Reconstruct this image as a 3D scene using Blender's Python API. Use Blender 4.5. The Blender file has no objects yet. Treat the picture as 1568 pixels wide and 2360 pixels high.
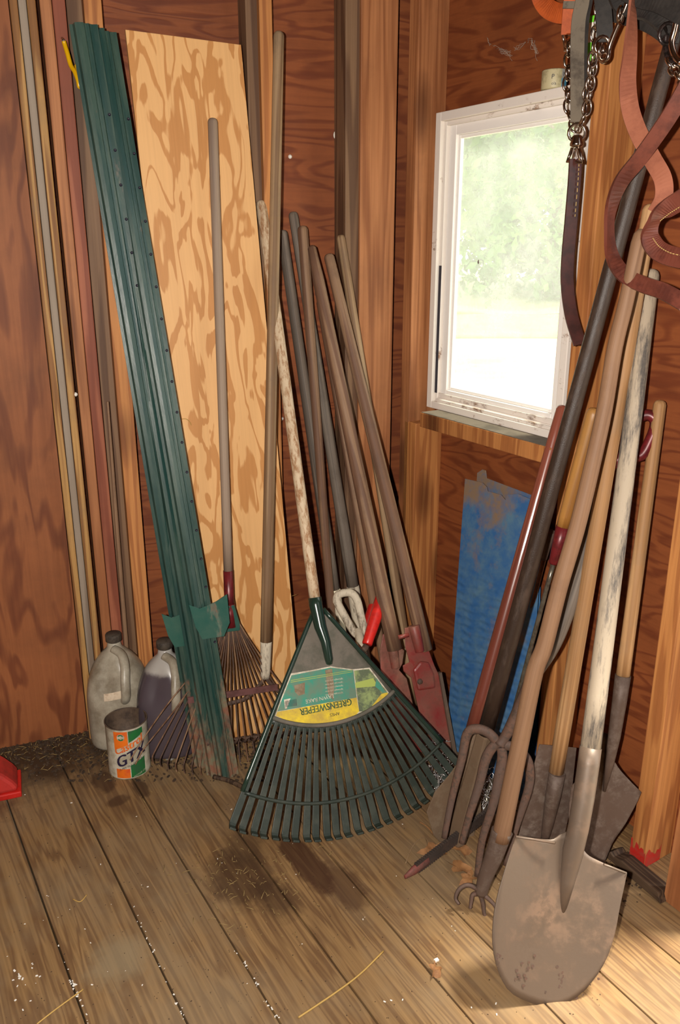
import bpy, math, random
from mathutils import Vector, Matrix, noise
V = Vector
SC = bpy.context.scene
C = SC.collection
PI = math.pi
rnd = random.Random(7)

# ------------------------------------------------------------------ camera
F, PT, H = 1890.0, math.radians(18.0), 1.25
CAM = V((0, 0, H))
FW = V((0, math.cos(PT), -math.sin(PT))); UP = V((0, math.sin(PT), math.cos(PT))); RT = V((1, 0, 0))
cd = bpy.data.cameras.new('camera'); cam = bpy.data.objects.new('camera', cd); C.objects.link(cam)
cam.location = CAM; cam.rotation_euler = (PI/2 - PT, 0, 0)
cd.sensor_fit = 'VERTICAL'; cd.sensor_height = 36; cd.lens = F/2360*36; cd.clip_start = .02
SC.camera = cam
SC.view_settings.view_transform = 'Standard'
SC.view_settings.look = 'None'; SC.view_settings.gamma = 1; SC.view_settings.exposure = 0
SC.view_settings.use_curve_mapping = False

def ray(x, y): return FW + RT*((x-784)/F) + UP*((1180-y)/F)
def fl(x, y, z=0):
    d = ray(x, y); return CAM + d*((z-H)/d.z)
def dep(x, y, zc): return CAM + ray(x, y)*zc
def onpl(x, y, P0, N):
    d = ray(x, y); return CAM + d*((P0-CAM).dot(N)/d.dot(N))
def zc(P): return (P-CAM).dot(FW)

AZ = math.radians(31.6)
D1 = V((-math.sin(AZ), math.cos(AZ), 0)); Q = V((math.cos(AZ), math.sin(AZ), 0))
W0 = fl(1495, 2010) + .089*Q                    # foot of the right wall's plywood
CO = onpl(925, 1500, W0, Q); CO.z = 0            # the corner
LB = fl(0, 1697)
DB = (LB-CO).normalized()                        # along the back wall, to the left
NB = V((-DB.y, DB.x, 0));                        # back wall normal into the room
if NB.y > 0: NB = -NB
NR = -Q                                          # right wall normal into the room
DR = -D1                                         # along the right wall, towards the camera
def B(x, y, off=0.0): return onpl(x, y, CO+NB*off, NB)
def R(x, y, off=0.0): return onpl(x, y, CO+NR*off, NR)

# ------------------------------------------------------------------ mesh builder
class M:
    def __init__(s): s.v=[]; s.f=[]; s.m=[]; s.s=[]
    def add(s, vs, fs, mi=0, sm=False):
        o=len(s.v); s.v += [tuple(p) for p in vs]
        for f in fs: s.f.append(tuple(i+o for i in f)); s.m.append(mi); s.s.append(sm)
        return s
    def box(s, a, b, mi=0, bev=0):
        x0,y0,z0=[min(p,q) for p,q in zip(a,b)]; x1,y1,z1=[max(p,q) for p,q in zip(a,b)]
        s.add([(x0,y0,z0),(x1,y0,z0),(x1,y1,z0),(x0,y1,z0),(x0,y0,z1),(x1,y0,z1),(x1,y1,z1),(x0,y1,z1)],
              [(0,3,2,1),(4,5,6,7),(0,1,5,4),(1,2,6,5),(2,3,7,6),(3,0,4,7)], mi); return s
    def tube(s, pts, rad, n=12, mi=0, caps=True, flat=None, closed=False):
        """swept round (or squashed) section; rad number / list; flat=(a,b) section scale"""
        pts=[V(p) for p in pts]; k=len(pts)
        if not hasattr(rad,'__len__'): rad=[rad]*k
        vs=[]; prev=None
        for i,p in enumerate(pts):
            if closed: t=pts[(i+1)%k]-pts[i-1]
            else: t=(pts[min(i+1,k-1)]-pts[max(i-1,0)])
            t.normalize()
            if prev is None:
                a=V((0,1,0)) if abs(t.y)<.9 else V((1,0,0))
                u=t.cross(a).normalized()
            else: u=(prev-t*prev.dot(t)).normalized()
            prev=u; w=t.cross(u)
            fa,fb=flat if flat else (1,1)
            for j in range(n):
                an=2*PI*j/n; vs.append(p+u*(math.cos(an)*rad[i]*fa)+w*(math.sin(an)*rad[i]*fb))
        fs=[]
        for i in range(k if closed else k-1):
            i2=(i+1)%k
            for j in range(n): fs.append((i*n+j,i*n+(j+1)%n,i2*n+(j+1)%n,i2*n+j))
        s.add(vs,fs,mi,True)
        if caps and not closed:
            o=len(s.v)-len(vs)
            s.f.append(tuple(o+j for j in reversed(range(n)))); s.m.append(mi); s.s.append(False)
            s.f.append(tuple(o+(k-1)*n+j for j in range(n))); s.m.append(mi); s.s.append(False)
        return s
    def lathe(s, prof, n=32, mi=0, c=(0,0,0), sx=1, sy=1):
        vs=[];fs=[]
        for r,z in prof:
            for j in range(n):
                a=2*PI*j/n; vs.append((c[0]+r*math.cos(a)*sx,c[1]+r*math.sin(a)*sy,c[2]+z))
        for i in range(len(prof)-1):
            for j in range(n): fs.append((i*n+j,i*n+(j+1)%n,(i+1)*n+(j+1)%n,(i+1)*n+j))
        return s.add(vs,fs,mi,True)
    def prism(s, out, y0, y1, mi=0, fn=None):
        """outline in local XZ extruded along Y"""
        n=len(out); g=fn or (lambda x,y,z:(x,y,z))
        vs=[g(x,y0,z) for x,z in out]+[g(x,y1,z) for x,z in out]
        s.add(vs,[tuple(range(n)),tuple(reversed(range(n,2*n)))]+[(i,i+n,(i+1)%n+n,(i+1)%n) for i in range(n)],mi); return s
    def ribbon(s, pts, wd, w, t, mi=0):
        """strap: pts centre line, wd list/one width direction, w width, t thickness"""
        pts=[V(p) for p in pts]; k=len(pts); vs=[]
        for i,p in enumerate(pts):
            tn=(pts[min(i+1,k-1)]-pts[max(i-1,0)]).normalized()
            d=V(wd[i]) if isinstance(wd,list) else V(wd)
            d=(d-tn*d.dot(tn)).normalized(); nn=tn.cross(d)
            for a,b in ((-1,-1),(1,-1),(1,1),(-1,1)): vs.append(p+d*(a*w/2)+nn*(b*t/2))
        fs=[]
        for i in range(k-1):
            for j in range(4): fs.append((i*4+j,i*4+(j+1)%4,i*4+4+(j+1)%4,i*4+4+j))
        fs+=[(3,2,1,0),tuple((k-1)*4+j for j in range(4))]
        return s.add(vs,fs,mi,False)
    def grid(s, nu, nv, fn, mi=0, sm=True, th=None):
        """surface fn(u,v)->point; th = thickness direction vector makes it solid"""
        vs=[V(fn(i/nu,j/nv)) for j in range(nv+1) for i in range(nu+1)]
        q=lambda i,j:j*(nu+1)+i
        fs=[(q(i,j),q(i+1,j),q(i+1,j+1),q(i,j+1)) for j in range(nv) for i in range(nu)]
        if th is None: return s.add(vs,fs,mi,sm)
        n=len(vs); d=V(th); s.add(vs+[p+d for p in vs], fs+[tuple(n+i for i in reversed(f)) for f in fs],mi,sm)
        o=len(s.v)-2*n
        rim=[q(i,0) for i in range(nu+1)]+[q(nu,j) for j in range(1,nv+1)]+[q(i,nv) for i in range(nu-1,-1,-1)]+[q(0,j) for j in range(nv-1,0,-1)]
        for i in range(len(rim)):
            a,b=rim[i],rim[(i+1)%len(rim)]; s.f.append((o+b,o+a,o+a+n,o+b+n)); s.m.append(mi); s.s.append(False)
        return s

def frame(T0, U, Wd=None):
    """matrix: origin T0, local Z = U, local X = Wd (made square), local Y = Z x X"""
    U=V(U).normalized()
    Wd=V(Wd) if Wd is not None else V((1,0,0))
    X=(Wd-U*Wd.dot(U)).normalized(); Y=U.cross(X)
    m=Matrix((X,Y,U)).transposed().to_4x4(); m.translation=T0; return m
def obj(name, mb, mats, parent=None, mat=None, bevel=0, smooth_angle=None, sub=0):
    me=bpy.data.meshes.new(name); me.from_pydata(mb.v,[],mb.f)
    if not isinstance(mats,(list,tuple)): mats=[mats]
    for m in mats: me.materials.append(m)
    me.polygons.foreach_set('material_index', mb.m); me.polygons.foreach_set('use_smooth', mb.s)
    me.update(); me.validate()
    o=bpy.data.objects.new(name, me); C.objects.link(o)
    if parent: o.parent=parent
    if mat is not None: o.matrix_local=mat
    if bevel:
        b=o.modifiers.new('bevel','BEVEL'); b.width=bevel; b.segments=2; b.limit_method='ANGLE'; b.angle_limit=math.radians(40)
    return o
def tag(o, label, cat, group=None, kind=None):
    o['label']=label; o['category']=cat
    if group: o['group']=group
    if kind: o['kind']=kind
    return o
def thing(name, label, cat, mat, group=None):
    o=bpy.data.objects.new(name,None); C.objects.link(o); o.empty_display_size=.05; o.matrix_world=mat
    return tag(o,label,cat,group)
def struct(o): o['kind']='structure'; return o
I4=Matrix.Identity(4)

# ------------------------------------------------------------------ materials
def hexc(h):
    h=h.lstrip('#'); c=[int(h[i:i+2],16)/255 for i in (0,2,4)]
    return tuple([(x/12.92 if x<=.04045 else ((x+.055)/1.055)**2.4) for x in c]+[1])
class NT:
    def __init__(s,name):
        s.m=bpy.data.materials.new(name); s.m.use_nodes=True; s.t=s.m.node_tree
        s.b=s.t.nodes['Principled BSDF']; s.out=s.t.nodes['Material Output']
    def n(s,typ,**kw):
        nd=s.t.nodes.new(typ)
        for k,v in kw.items():
            if k.startswith('_'): setattr(nd,k[1:],v)
        for k,v in kw.items():
            if k.startswith('_'): continue
            key=int(k[1:]) if k[0]=='i' and k[1:].isdigit() else k.replace('_',' ')
            if hasattr(v,'is_output') or isinstance(v,bpy.types.NodeSocket): s.t.links.new(v,nd.inputs[key])
            else: nd.inputs[key].default_value=v
        return nd
    def math(s,op,a,b=0,c=None,clamp=False):
        kw={'_operation':op,'_use_clamp':clamp,'i0':a,'i1':b}
        if c is not None: kw['i2']=c
        return s.n('ShaderNodeMath',**kw).outputs[0]
    def mix(s,f,a,b,blend='MIX'):
        nd=s.t.nodes.new('ShaderNodeMix'); nd.data_type='RGBA'; nd.blend_type=blend
        for i,v in ((0,f),(6,a),(7,b)):
            if isinstance(v,bpy.types.NodeSocket): s.t.links.new(v,nd.inputs[i])
            else: nd.inputs[i].default_value=v
        return nd.outputs[2]
    def ramp(s,f,stops):
        nd=s.t.nodes.new('ShaderNodeValToRGB'); s.t.links.new(f,nd.inputs[0]); e=nd.color_ramp.elements
        while len(e)<len(stops): e.new(.5)
        for i,(p,c) in enumerate(stops): e[i].position=p; e[i].color=c if len(c)==4 else (*c,1)
        return nd.outputs[0]
    def coord(s,scale=(1,1,1),randomize=True,kind='Object'):
        tc=s.n('ShaderNodeTexCoord').outputs[kind]
        if randomize:
            r=s.n('ShaderNodeObjectInfo').outputs['Random']
            off=s.math('MULTIPLY',r,23.0)
            cmb=s.n('ShaderNodeCombineXYZ',i0=off,i1=off,i2=off)
            tc=s.n('ShaderNodeVectorMath',_operation='ADD',i0=tc,i1=cmb.outputs[0]).outputs[0]
        return s.n('ShaderNodeMapping',Vector=tc,Scale=scale).outputs[0]
    def noise(s,vec,scale=1,detail=4,rough=.55,dist=0):
        return s.n('ShaderNodeTexNoise',Vector=vec,Scale=scale,Detail=detail,Roughness=rough,Distortion=dist).outputs[0]
    def bump(s,h,st=.2,dist=.002):
        nd=s.n('ShaderNodeBump',Height=h,Strength=st,Distance=dist); s.t.links.new(nd.outputs[0],s.b.inputs['Normal'])
    def base(s,c):
        if isinstance(c,bpy.types.NodeSocket): s.t.links.new(c,s.b.inputs['Base Color'])
        else: s.b.inputs['Base Color'].default_value=c
    def set(s,**k):
        for a,v in k.items():
            i=s.b.inputs[a.replace('_',' ')]
            if isinstance(v,bpy.types.NodeSocket): s.t.links.new(v,i)
            else: i.default_value=v
BW=lambda a,b:[(a,(0,0,0,1)),(b,(1,1,1,1))]
def sc3(k,st,axis): return tuple(k*st if a==axis else k for a in 'XYZ')

def wood(name,c1,c2,axis='Z',k=9,st=.09,rings=7,lo=.35,hi=.75,fine=160,fst=.02,fa=.35,rough=.62,spec=.35,dirt=None,dscale=5,dlo=.5,dhi=.7,damt=.6,knots=False,bump=.25,dist=0,tone=.25,jag=.6):
    n=NT(name); v=n.coord(sc3(k,st,axis)); low=n.noise(v,1,2.5,.5,dist)
    ring=n.math('MULTIPLY',low,rings*6.283); ring=n.math('SINE',ring); ring=n.math('MULTIPLY_ADD',ring,.5,.5)
    wig=n.noise(n.coord(sc3(fine*.3,fst*3,axis)),1,3,.6)
    ring=n.math('ADD',ring,n.math('MULTIPLY_ADD',wig,jag,-jag/2))
    rm=n.ramp(ring,BW(lo,hi)); col=n.mix(rm,hexc(c1),hexc(c2))
    fn=n.noise(n.coord(sc3(fine,fst,axis)),1,3,.65); fr=n.ramp(fn,BW(.35,.7))
    col=n.mix(n.math('MULTIPLY',fr,fa),col,n.mix(1,col,(.5,.42,.38,1),'MULTIPLY'))
    big=n.noise(n.coord((2.3,2.3,2.3)),1,3,.6); 
    col=n.mix(n.math('MULTIPLY',n.ramp(big,BW(.35,.7)),tone),col,n.mix(1,col,(.55,.5,.46,1),'MULTIPLY'))
    if knots:
        vk=n.coord(sc3(7,.35,axis)); vo=n.n('ShaderNodeTexVoronoi',Vector=vk,Scale=1.0,Randomness=1.0)
        kd=n.ramp(vo.outputs['Distance'],[(.0,(1,1,1,1)),(.14,(.8,.8,.8,1)),(.27,(0,0,0,1))])
        sel=n.math('GREATER_THAN',n.n('ShaderNodeSeparateColor',Color=vo.outputs['Color']).outputs[0],.3)
        col=n.mix(n.math('MULTIPLY',n.math('MULTIPLY',kd,sel),.75),col,hexc('#3a1608'))
    if dirt:
        dn=n.noise(n.coord((dscale,dscale,dscale)),1,6,.7); 
        col=n.mix(n.math('MULTIPLY',n.ramp(dn,BW(dlo,dhi)),damt),col,hexc(dirt))
    n.base(col); n.set(Roughness=rough,Specular_IOR_Level=spec)
    n.bump(n.math('ADD',fn,n.math('MULTIPLY',rm,.5)),bump,.0015)
    return n.m
def plain(name,c,rough=.5,metal=0,spec=.5,var=.0,c2=None,vs=30,coat=0,bump=0):
    n=NT(name); col=hexc(c)
    if c2:
        f=n.ramp(n.noise(n.coord((vs,vs,vs)),1,6,.7),BW(.5-var,.5+var) if var else BW(.45,.6)); col=n.mix(f,hexc(c),hexc(c2))
    n.base(col); n.set(Roughness=rough,Metallic=metal,Specular_IOR_Level=spec)
    if coat: n.set(Coat_Weight=coat,Coat_Roughness=.15)
    if bump: n.bump(n.noise(n.coord((vs*3,)*3),1,5,.7),bump,.001)
    return n.m
def rusty(name,c,r,lo,hi,scale=12,st=1,rough=.45,metal=0,r2=None,axis='Z',spec=.5,bump=.3,dust=None):
    n=NT(name); f=n.noise(n.coord(sc3(scale,st,axis)),1,8,.72)
    rc=hexc(r)
    if r2: rc=n.mix(n.ramp(n.noise(n.coord((scale*4,)*3),1,4,.7),BW(.4,.6)),rc,hexc(r2))
    m=n.ramp(f,BW(lo,hi)); col=n.mix(m,hexc(c),rc)
    if dust: col=n.mix(n.math('MULTIPLY',n.ramp(n.noise(n.coord((scale*.7,)*3),1,6,.75),BW(.4,.75)),.6),col,hexc(dust))
    n.base(col); n.set(Roughness=n.math('MULTIPLY_ADD',m,.75-rough,rough,),Metallic=metal,Specular_IOR_Level=spec)
    n.bump(n.noise(n.coord((scale*8,)*3),1,5,.7),bump,.001); return n.m

MT={}
MT['stud']=wood('framing_lumber','#b67a4e','#99603a',k=16,st=.045,rings=8,lo=.3,hi=1.1,fa=.5,knots=True,dirt='#6b4730',dscale=3,damt=.35,tone=.45)
MT['stud_red']=wood('red_framing_lumber','#a76448','#8c4c36',k=14,st=.05,rings=7,fa=.4,knots=True,dirt='#5c3426',dscale=3,damt=.35,tone=.35)
MT['stud_orange']=wood('orange_framing_lumber','#c4854c','#aa6c3c',k=16,st=.05,rings=9,fa=.45,knots=True,tone=.3)
MT['stud_yellow']=wood('yellow_lumber','#b58b52','#8b5f33',k=22,st=.03,rings=9,fa=.6,dirt='#7a6248',damt=.5,tone=.3)
MT['stud_grey']=wood('greyed_lumber','#97897a','#7d6d5e',k=14,st=.04,rings=5,fa=.3,tone=.4)
MT['stud_brown']=wood('brown_lumber','#84664c','#664a36',k=14,st=.04,rings=6,fa=.4,tone=.4)  # on the back wall, darker tone paints the shaded sides of studs
MT['ply_back']=wood('wall_plywood','#91502a','#773b1e',axis='X',k=11,st=.2,rings=9,lo=.45,hi=1.1,jag=.9,fine=120,fst=.03,fa=.3,dirt='#4d2415',dscale=3.2,dlo=.45,dhi=.8,damt=.55,tone=.5,dist=.6)
MT['ply_left']=wood('left_plywood','#965a34','#764024',axis='Z',k=11,st=.2,rings=6,lo=.45,hi=1.2,fine=120,fst=.03,fa=.3,dirt='#54301c',dscale=4,dlo=.45,dhi=.8,damt=.5,tone=.5,dist=.5)
MT['ply_light']=wood('light_plywood','#e2b076','#c48a50',axis='Z',k=17,st=.26,rings=4.6,lo=.62,hi=.80,jag=1.3,fine=180,fst=.02,fa=.16,rough=.5,tone=.12,dist=.7,bump=.1)
MT['handle']=wood('weathered_handle','#a98d6c','#86694d',k=30,st=.02,rings=4,fine=300,fst=.012,fa=.5,dirt='#6b5a4a',dscale=9,damt=.5,tone=.3)
MT['handle_grey']=wood('grey_handle','#7c7166','#5e544b',k=30,st=.02,rings=4,fine=300,fst=.012,fa=.6,dirt='#4c4238',dscale=9,damt=.5)
MT['handle_brown']=wood('brown_handle','#93745a','#745542',k=30,st=.02,rings=4,fine=300,fst=.012,fa=.5,dirt='#594439',dscale=9,damt=.5)
MT['handle_tan']=wood('tan_handle','#c49a6c','#a57c52',k=30,st=.02,rings=4,fine=300,fst=.012,fa=.5,dirt='#8b7358',dscale=8,damt=.5,tone=.25)
MT['handle_dusty']=wood('dusty_handle','#9a8674','#857264',k=26,st=.02,rings=3,fine=260,fst=.012,fa=.3,tone=.2)
MT['handle_yellow']=wood('varnished_handle','#bb8645','#9a6830',k=26,st=.02,rings=3,fine=300,fst=.012,fa=.4,rough=.4,dirt='#8a6a48',damt=.4)
MT['handle_bent']=wood('bent_handle','#8d6b50','#6f503a',k=26,st=.02,rings=3,fine=260,fst=.012,fa=.45,dirt='#6c4e3a',dscale=5,damt=.6)
MT['handle_copper']=wood('red_varnished_handle','#8f5040','#6f3a2e',k=26,st=.02,rings=3,fine=260,fst=.012,fa=.35,rough=.22,spec=.7,tone=.15)
MT['white_wood']=rusty('white_painted_wood','#cfc3ae','#8a7b68',.5,.62,scale=60,st=.25,rough=.6,r2='#5c544c',spec=.3)
MT['grey_white_wood']=rusty('flaked_white_wood','#ab9b86','#665e57',.46,.58,scale=40,st=.16,rough=.65,r2='#57524e',spec=.3)
MT['rust_white_wood']=rusty('rust_speckled_handle','#c9b396','#93694a',.46,.58,scale=90,st=.3,rough=.5,r2='#a5805c',spec=.3)
MT['green_steel']=rusty('green_painted_steel','#245249','#7b4a31',.57,.66,scale=14,st=.3,rough=.3,r2='#5f6a58',spec=.6,dust='#4d6659')
MT['rod_grey']=plain('bare_steel_rod','#7a7264',.25,metal=.6,c2='#5a5248',vs=60)
MT['rod_rust']=plain('rusty_rod','#7b4c30',.6,metal=.1,c2='#5e3a28',vs=60)
def green_steel():
    n=NT('green_painted_steel_post'); f=n.noise(n.coord((11,11,3)),1,8,.72); z=n.n('ShaderNodeSeparateXYZ',Vector=n.coord((1,1,1),False)).outputs[2]
    ft=n.ramp(z,[(.0,(1,1,1,1)),(.16,(.45,.45,.45,1)),(.3,(0,0,0,1))]); g=n.ramp(n.math('ADD',f,n.math('MULTIPLY',ft,.24)),BW(.62,.72))
    col=n.mix(n.ramp(n.noise(n.coord((30,30,3)),1,6,.75),BW(.42,.72)),hexc('#183a36'),hexc('#4a5c50')); rc=n.mix(n.ramp(n.noise(n.coord((50,50,50)),1,4,.7),BW(.4,.6)),hexc('#7b4c35'),hexc('#6c6850'))
    n.base(n.mix(g,col,rc)); n.set(Roughness=n.math('MULTIPLY_ADD',g,.4,.32),Specular_IOR_Level=.7); n.bump(n.noise(n.coord((70,70,30)),1,5,.7),.25,.001); return n.m
MT['post_green']=green_steel()
MT['black_rust']=rusty('blackened_rusty_steel','#38302c','#5a4438',.45,.7,scale=30,rough=.6,r2='#2e2623',spec=.3,bump=.5)
MT['rust']=rusty('rusty_steel','#54423a','#6e4b38',.4,.65,scale=25,rough=.65,r2='#46382f',spec=.4,bump=.5)
MT['blade']=rusty('shovel_steel','#695a4e','#514030',.46,.66,scale=6,rough=.42,metal=.25,r2='#7c6350',spec=.5,bump=.25)
MT['blade_dark']=rusty('dark_shovel_steel','#5d4c43','#4c3a31',.4,.7,scale=14,rough=.5,metal=.2,r2='#74665c',spec=.4,bump=.3)
MT['dark_pole']=rusty('dark_steel_pole','#33261f','#4c3b30',.5,.75,scale=60,st=.3,rough=.36,metal=.0,spec=.38,bump=.5)
MT['blade_dusty']=rusty('dusty_spade_steel','#6c5846','#584636',.4,.7,scale=14,rough=.7,r2='#6e5e4c',spec=.2,bump=.3)
MT['dull_red']=rusty('dull_red_paint','#7c3a34','#6a4c40',.45,.65,scale=40,rough=.6,r2='#5a3c32')
MT['red_rust']=rusty('red_painted_steel','#7f2a28','#856452',.40,.62,scale=11,rough=.35,r2='#6e4638',spec=.5,bump=.3)
MT['red_rustless']=plain('red_case_plastic','#b5322c',.4,c2='#8f2a26',vs=15)
MT['red_paint']=plain('red_paint','#b8261f',.5,c2='#a83c30',vs=60)
MT['chaff']=plain('chaff','#8b7346',.8)
MT['dirt']=plain('dirt','#4a3828',.95,c2='#33261a',vs=60)
MT['web']=plain('cobweb_dust','#a08878',.9)
MT['red_plastic']=plain('red_grip','#c3231c',.35,spec=.5,c2='#a01c18',vs=20)
MT['maroon']=plain('maroon_ferrule','#6d1e22',.35,metal=.1,c2='#531a1c',vs=40)
MT['maroon_dusty']=plain('dusty_maroon_steel','#6b4340',.7,c2='#573430',vs=40)
MT['white_paint']=rusty('white_window_paint','#f0ebe6','#b59c86',.68,.76,scale=18,st=.5,rough=.5,r2='#77604e',spec=.3,bump=.1)
MT['white_dirty']=rusty('peeling_window_paint','#e6ddd4','#a07c62',.6,.68,scale=22,st=.6,rough=.6,r2='#6b5344',spec=.3,bump=.3,axis='X')
MT['dust_board']=plain('dusty_board_top','#665b4e',.95,c2='#4f463b',vs=12)
MT['green_plastic']=plain('dark_green_plastic','#262f28',.45,c2='#383d34',vs=25,bump=.15)
MT['green_dusty']=plain('dusty_green_plastic','#6a6258',.75,c2='#575449',vs=18,bump=.1)
MT['green_gloss']=plain('glossy_green_plastic','#1f3128',.22,spec=.6)
MT['chrome']=plain('nickel_plate','#b9a99c',.18,metal=1)
MT['wire']=plain('bright_wire','#d2cecb',.2,metal=.7)
MT['black_metal']=plain('blackened_metal','#1b1614',.25,metal=.3,c2='#3a2c2a',vs=60,bump=.4)
MT['leather']=plain('brown_leather','#6b372a',.45,c2='#52281f',vs=20,bump=.2)
MT['leather_dark']=plain('dark_leather','#46221c',.32,c2='#331914',vs=30,spec=.7)
MT['leather_pink']=plain('raw_leather_back','#96583f',.8,c2='#824832',vs=15,bump=.3)
MT['leather_orange']=plain('orange_leather','#b85420',.6,c2='#9c4418',vs=15,bump=.2)
MT['strap_grey']=plain('dusty_grey_strap','#6a5f51',.85,c2='#4c4238',vs=25,bump=.4)
MT['strap_dark']=plain('dark_strap','#2c2724',.7,c2='#1e1a18',vs=40)
MT['stitch']=plain('cream_stitching','#c9a868',.8)
MT['black']=plain('black_print','#1a1426',.5)
MT['white']=plain('white_print','#e6e2d6',.5)
MT['yellow']=plain('yellow_coating','#dba80c',.3,spec=.6)
MT['straw']=plain('dry_straw','#b3904e',.6)
MT['leafm']=plain('dead_leaf','#94683f',.7,c2='#77502f',vs=40)
MT['flake']=plain('white_flake','#e8e4dc',.5)
MT['screw']=plain('zinc_screw','#b8b4b0',.3,metal=1)
# ------------------------------------------------------------------ the shed
MB_=frame(CO,V((0,0,1)),DB)        # back wall: x = left along the wall, y = into the room, z up
MR_=frame(CO,V((0,0,1)),DR)        # right wall: x = towards the camera, y = outwards, z up
def sB(x,y,off=0): return (B(x,y,off)-CO).dot(DB)
def rR(x,y,off=0): return (R(x,y,off)-CO).dot(DR)
HT=2.45
# floor boards
n=NT('floor_boards')
v=n.coord((19,1.3,19),False); isl=n.n('ShaderNodeNewGeometry').outputs['Random Per Island']
sh=n.n('ShaderNodeCombineXYZ',i0=n.math('MULTIPLY',isl,40),i1=n.math('MULTIPLY',isl,90),i2=0.0)
v2=n.n('ShaderNodeVectorMath',_operation='ADD',i0=v,i1=sh.outputs[0]).outputs[0]
low=n.noise(v2,1,3.5,.55,.35)
ring=n.math('MULTIPLY_ADD',n.math('SINE',n.math('MULTIPLY',low,62)),.5,.5)
col=n.mix(n.ramp(ring,BW(.3,1.1)),hexc('#94744c'),hexc('#6d5034'))
fine=n.noise(n.coord((150,3,150),False),1,3,.6)
col=n.mix(n.math('MULTIPLY',n.ramp(fine,BW(.36,.62)),.6),col,hexc('#6b5034'))
col=n.mix(n.math('MULTIPLY',isl,.22),col,n.mix(1,col,(.62,.58,.52,1),'MULTIPLY'))
dust=n.ramp(n.noise(n.coord((4,3,4),False),1,5,.65),BW(.42,.62))
col=n.mix(n.math('MULTIPLY',dust,.5),col,hexc('#85735a'))
MF_=Matrix((Q,D1,V((0,0,1)))).transposed().to_4x4()
warp=n.noise(n.coord((9,9,9),False),1,5,.7)
raw=n.n('ShaderNodeTexCoord').outputs['Object']
def spot(col,px,py,rx,ry,c,amt,hard=.35):
    p=MF_.inverted()@fl(px,py)
    mp=n.n('ShaderNodeMapping',Vector=raw,Location=(-p.x/rx,-p.y/ry,0),Scale=(1/rx,1/ry,0)).outputs[0]
    d=n.n('ShaderNodeVectorMath',_operation='LENGTH',i0=mp).outputs['Value']
    d=n.math('ADD',d,n.math('MULTIPLY_ADD',warp,1.6,-.8))
    f=n.ramp(d,[(1-hard,(1,1,1,1)),(1.0,(0,0,0,1))])
    return n.mix(n.math('MULTIPLY',f,amt),col,hexc(c))
col=spot(col,560,2020,.075,.12,'#3c2717',.75,.5)
col=spot(col,640,2070,.05,.07,'#3e2a1a',.7,.5)
col=spot(col,700,1985,.035,.13,'#3e2416',.8,.3)
col=spot(col,800,2050,.04,.09,'#462c1c',.65,.4)
col=spot(col,560,1950,.06,.08,'#43301f',.6,.5)
col=spot(col,240,1800,.03,.05,'#3a2418',.7,.3)
col=spot(col,325,1815,.02,.05,'#3a2418',.7,.3)
col=spot(col,275,1845,.03,.02,'#3a2418',.6,.3)
col=spot(col,90,1715,.34,.26,'#3a291b',.92,.6)
col=spot(col,330,1680,.22,.16,'#3c2b1c',.85,.5)
col=spot(col,260,2210,.07,.07,'#8b7c62',.6,.6)
col=spot(col,1000,1760,.35,.3,'#6d5b45',.6,.6)
n.base(col); n.set(Roughness=.68,Specular_IOR_Level=.3); n.bump(n.math('ADD',fine,ring),.25,.0012)
MT['floor']=n.m
m=M(); seams=[.185-.137*k for k in range(9,0,-1)]+[.185,.331,.465,.605,.743,.874,1.006,1.145,1.285,1.40]
DBl=MF_.inverted().to_3x3()@DB; COl=MF_.inverted()@CO
for a,b in zip(seams,seams[1:]):
    q=(a+b)/2; t=(q-COl.x)/DBl.x if q<COl.x else 0
    ye=COl.y+DBl.y*t+ (.02 if t else 0)
    m.box((a+.0016,-1.35,-.02),(b-.0016,ye,0))
floor=struct(obj('floor',m,MT['floor'],mat=MF_,bevel=.0015))
g=M().box((-3,-3,-.09),(3,4,-.05)); 
# wall plywood
tri=rR(1000,262,.03); 
zt=R(1180,245,.03).z
WR0,WR1,WZ0,WZ1=.150,.592,.862,1.532        # window opening
DO0,DO1,DZ=1.14,2.05,2.02                   # doorway beside the camera
LW=3.1; RW=3.0
def walls():
    m=M(); m.box((0,-.012,-.02),(LW,0,HT)); struct(obj('wall_back',m,MT['ply_back'],mat=MB_))
    m=M()
    for a,b in (((0,0,-.02),(WR0,.012,HT)),((WR0,0,-.02),(WR1,.012,WZ0)),((WR0,0,WZ1),(WR1,.012,HT)),((WR1,0,-.02),(DO0,.012,HT)),
                ((DO0,0,DZ),(DO1,.012,HT)),((DO1,0,-.02),(RW,.012,HT))): m.box(a,b)
    struct(obj('wall_right',m,MT['ply_back'],mat=MR_))
    # walls behind and left of the camera
    A=CO+DB*LW; Bp=CO+DR*RW
    A2=A+DR*3.4; m=M()
    L=(A2-A).length; struct(obj('wall_left',M().box((0,0,-.02),(L,.012,HT)),MT['ply_left'],mat=frame(A,V((0,0,1)),(A2-A).normalized())))
    L=(Bp-A2).length; struct(obj('wall_front',M().box((0,0,-.02),(L,.012,HT)),MT['ply_left'],mat=frame(A2,V((0,0,1)),(Bp-A2).normalized())))
    cm=M().prism([(p.x,-p.y) for p in (CO,Bp,A2,A)],HT,HT+.02,fn=lambda x,y,z:(x,-z,y)); struct(obj('ceiling',cm,MT['stud_brown']))
walls()
# outer siding sheet showing its own grain at the far left, set proud of the back wall
sx=sB(180,1480,.06)
struct(obj('trim_1',M().box((sx,.045,0),(sx+.75,.06,HT)),MT['ply_left'],mat=MB_))
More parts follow.
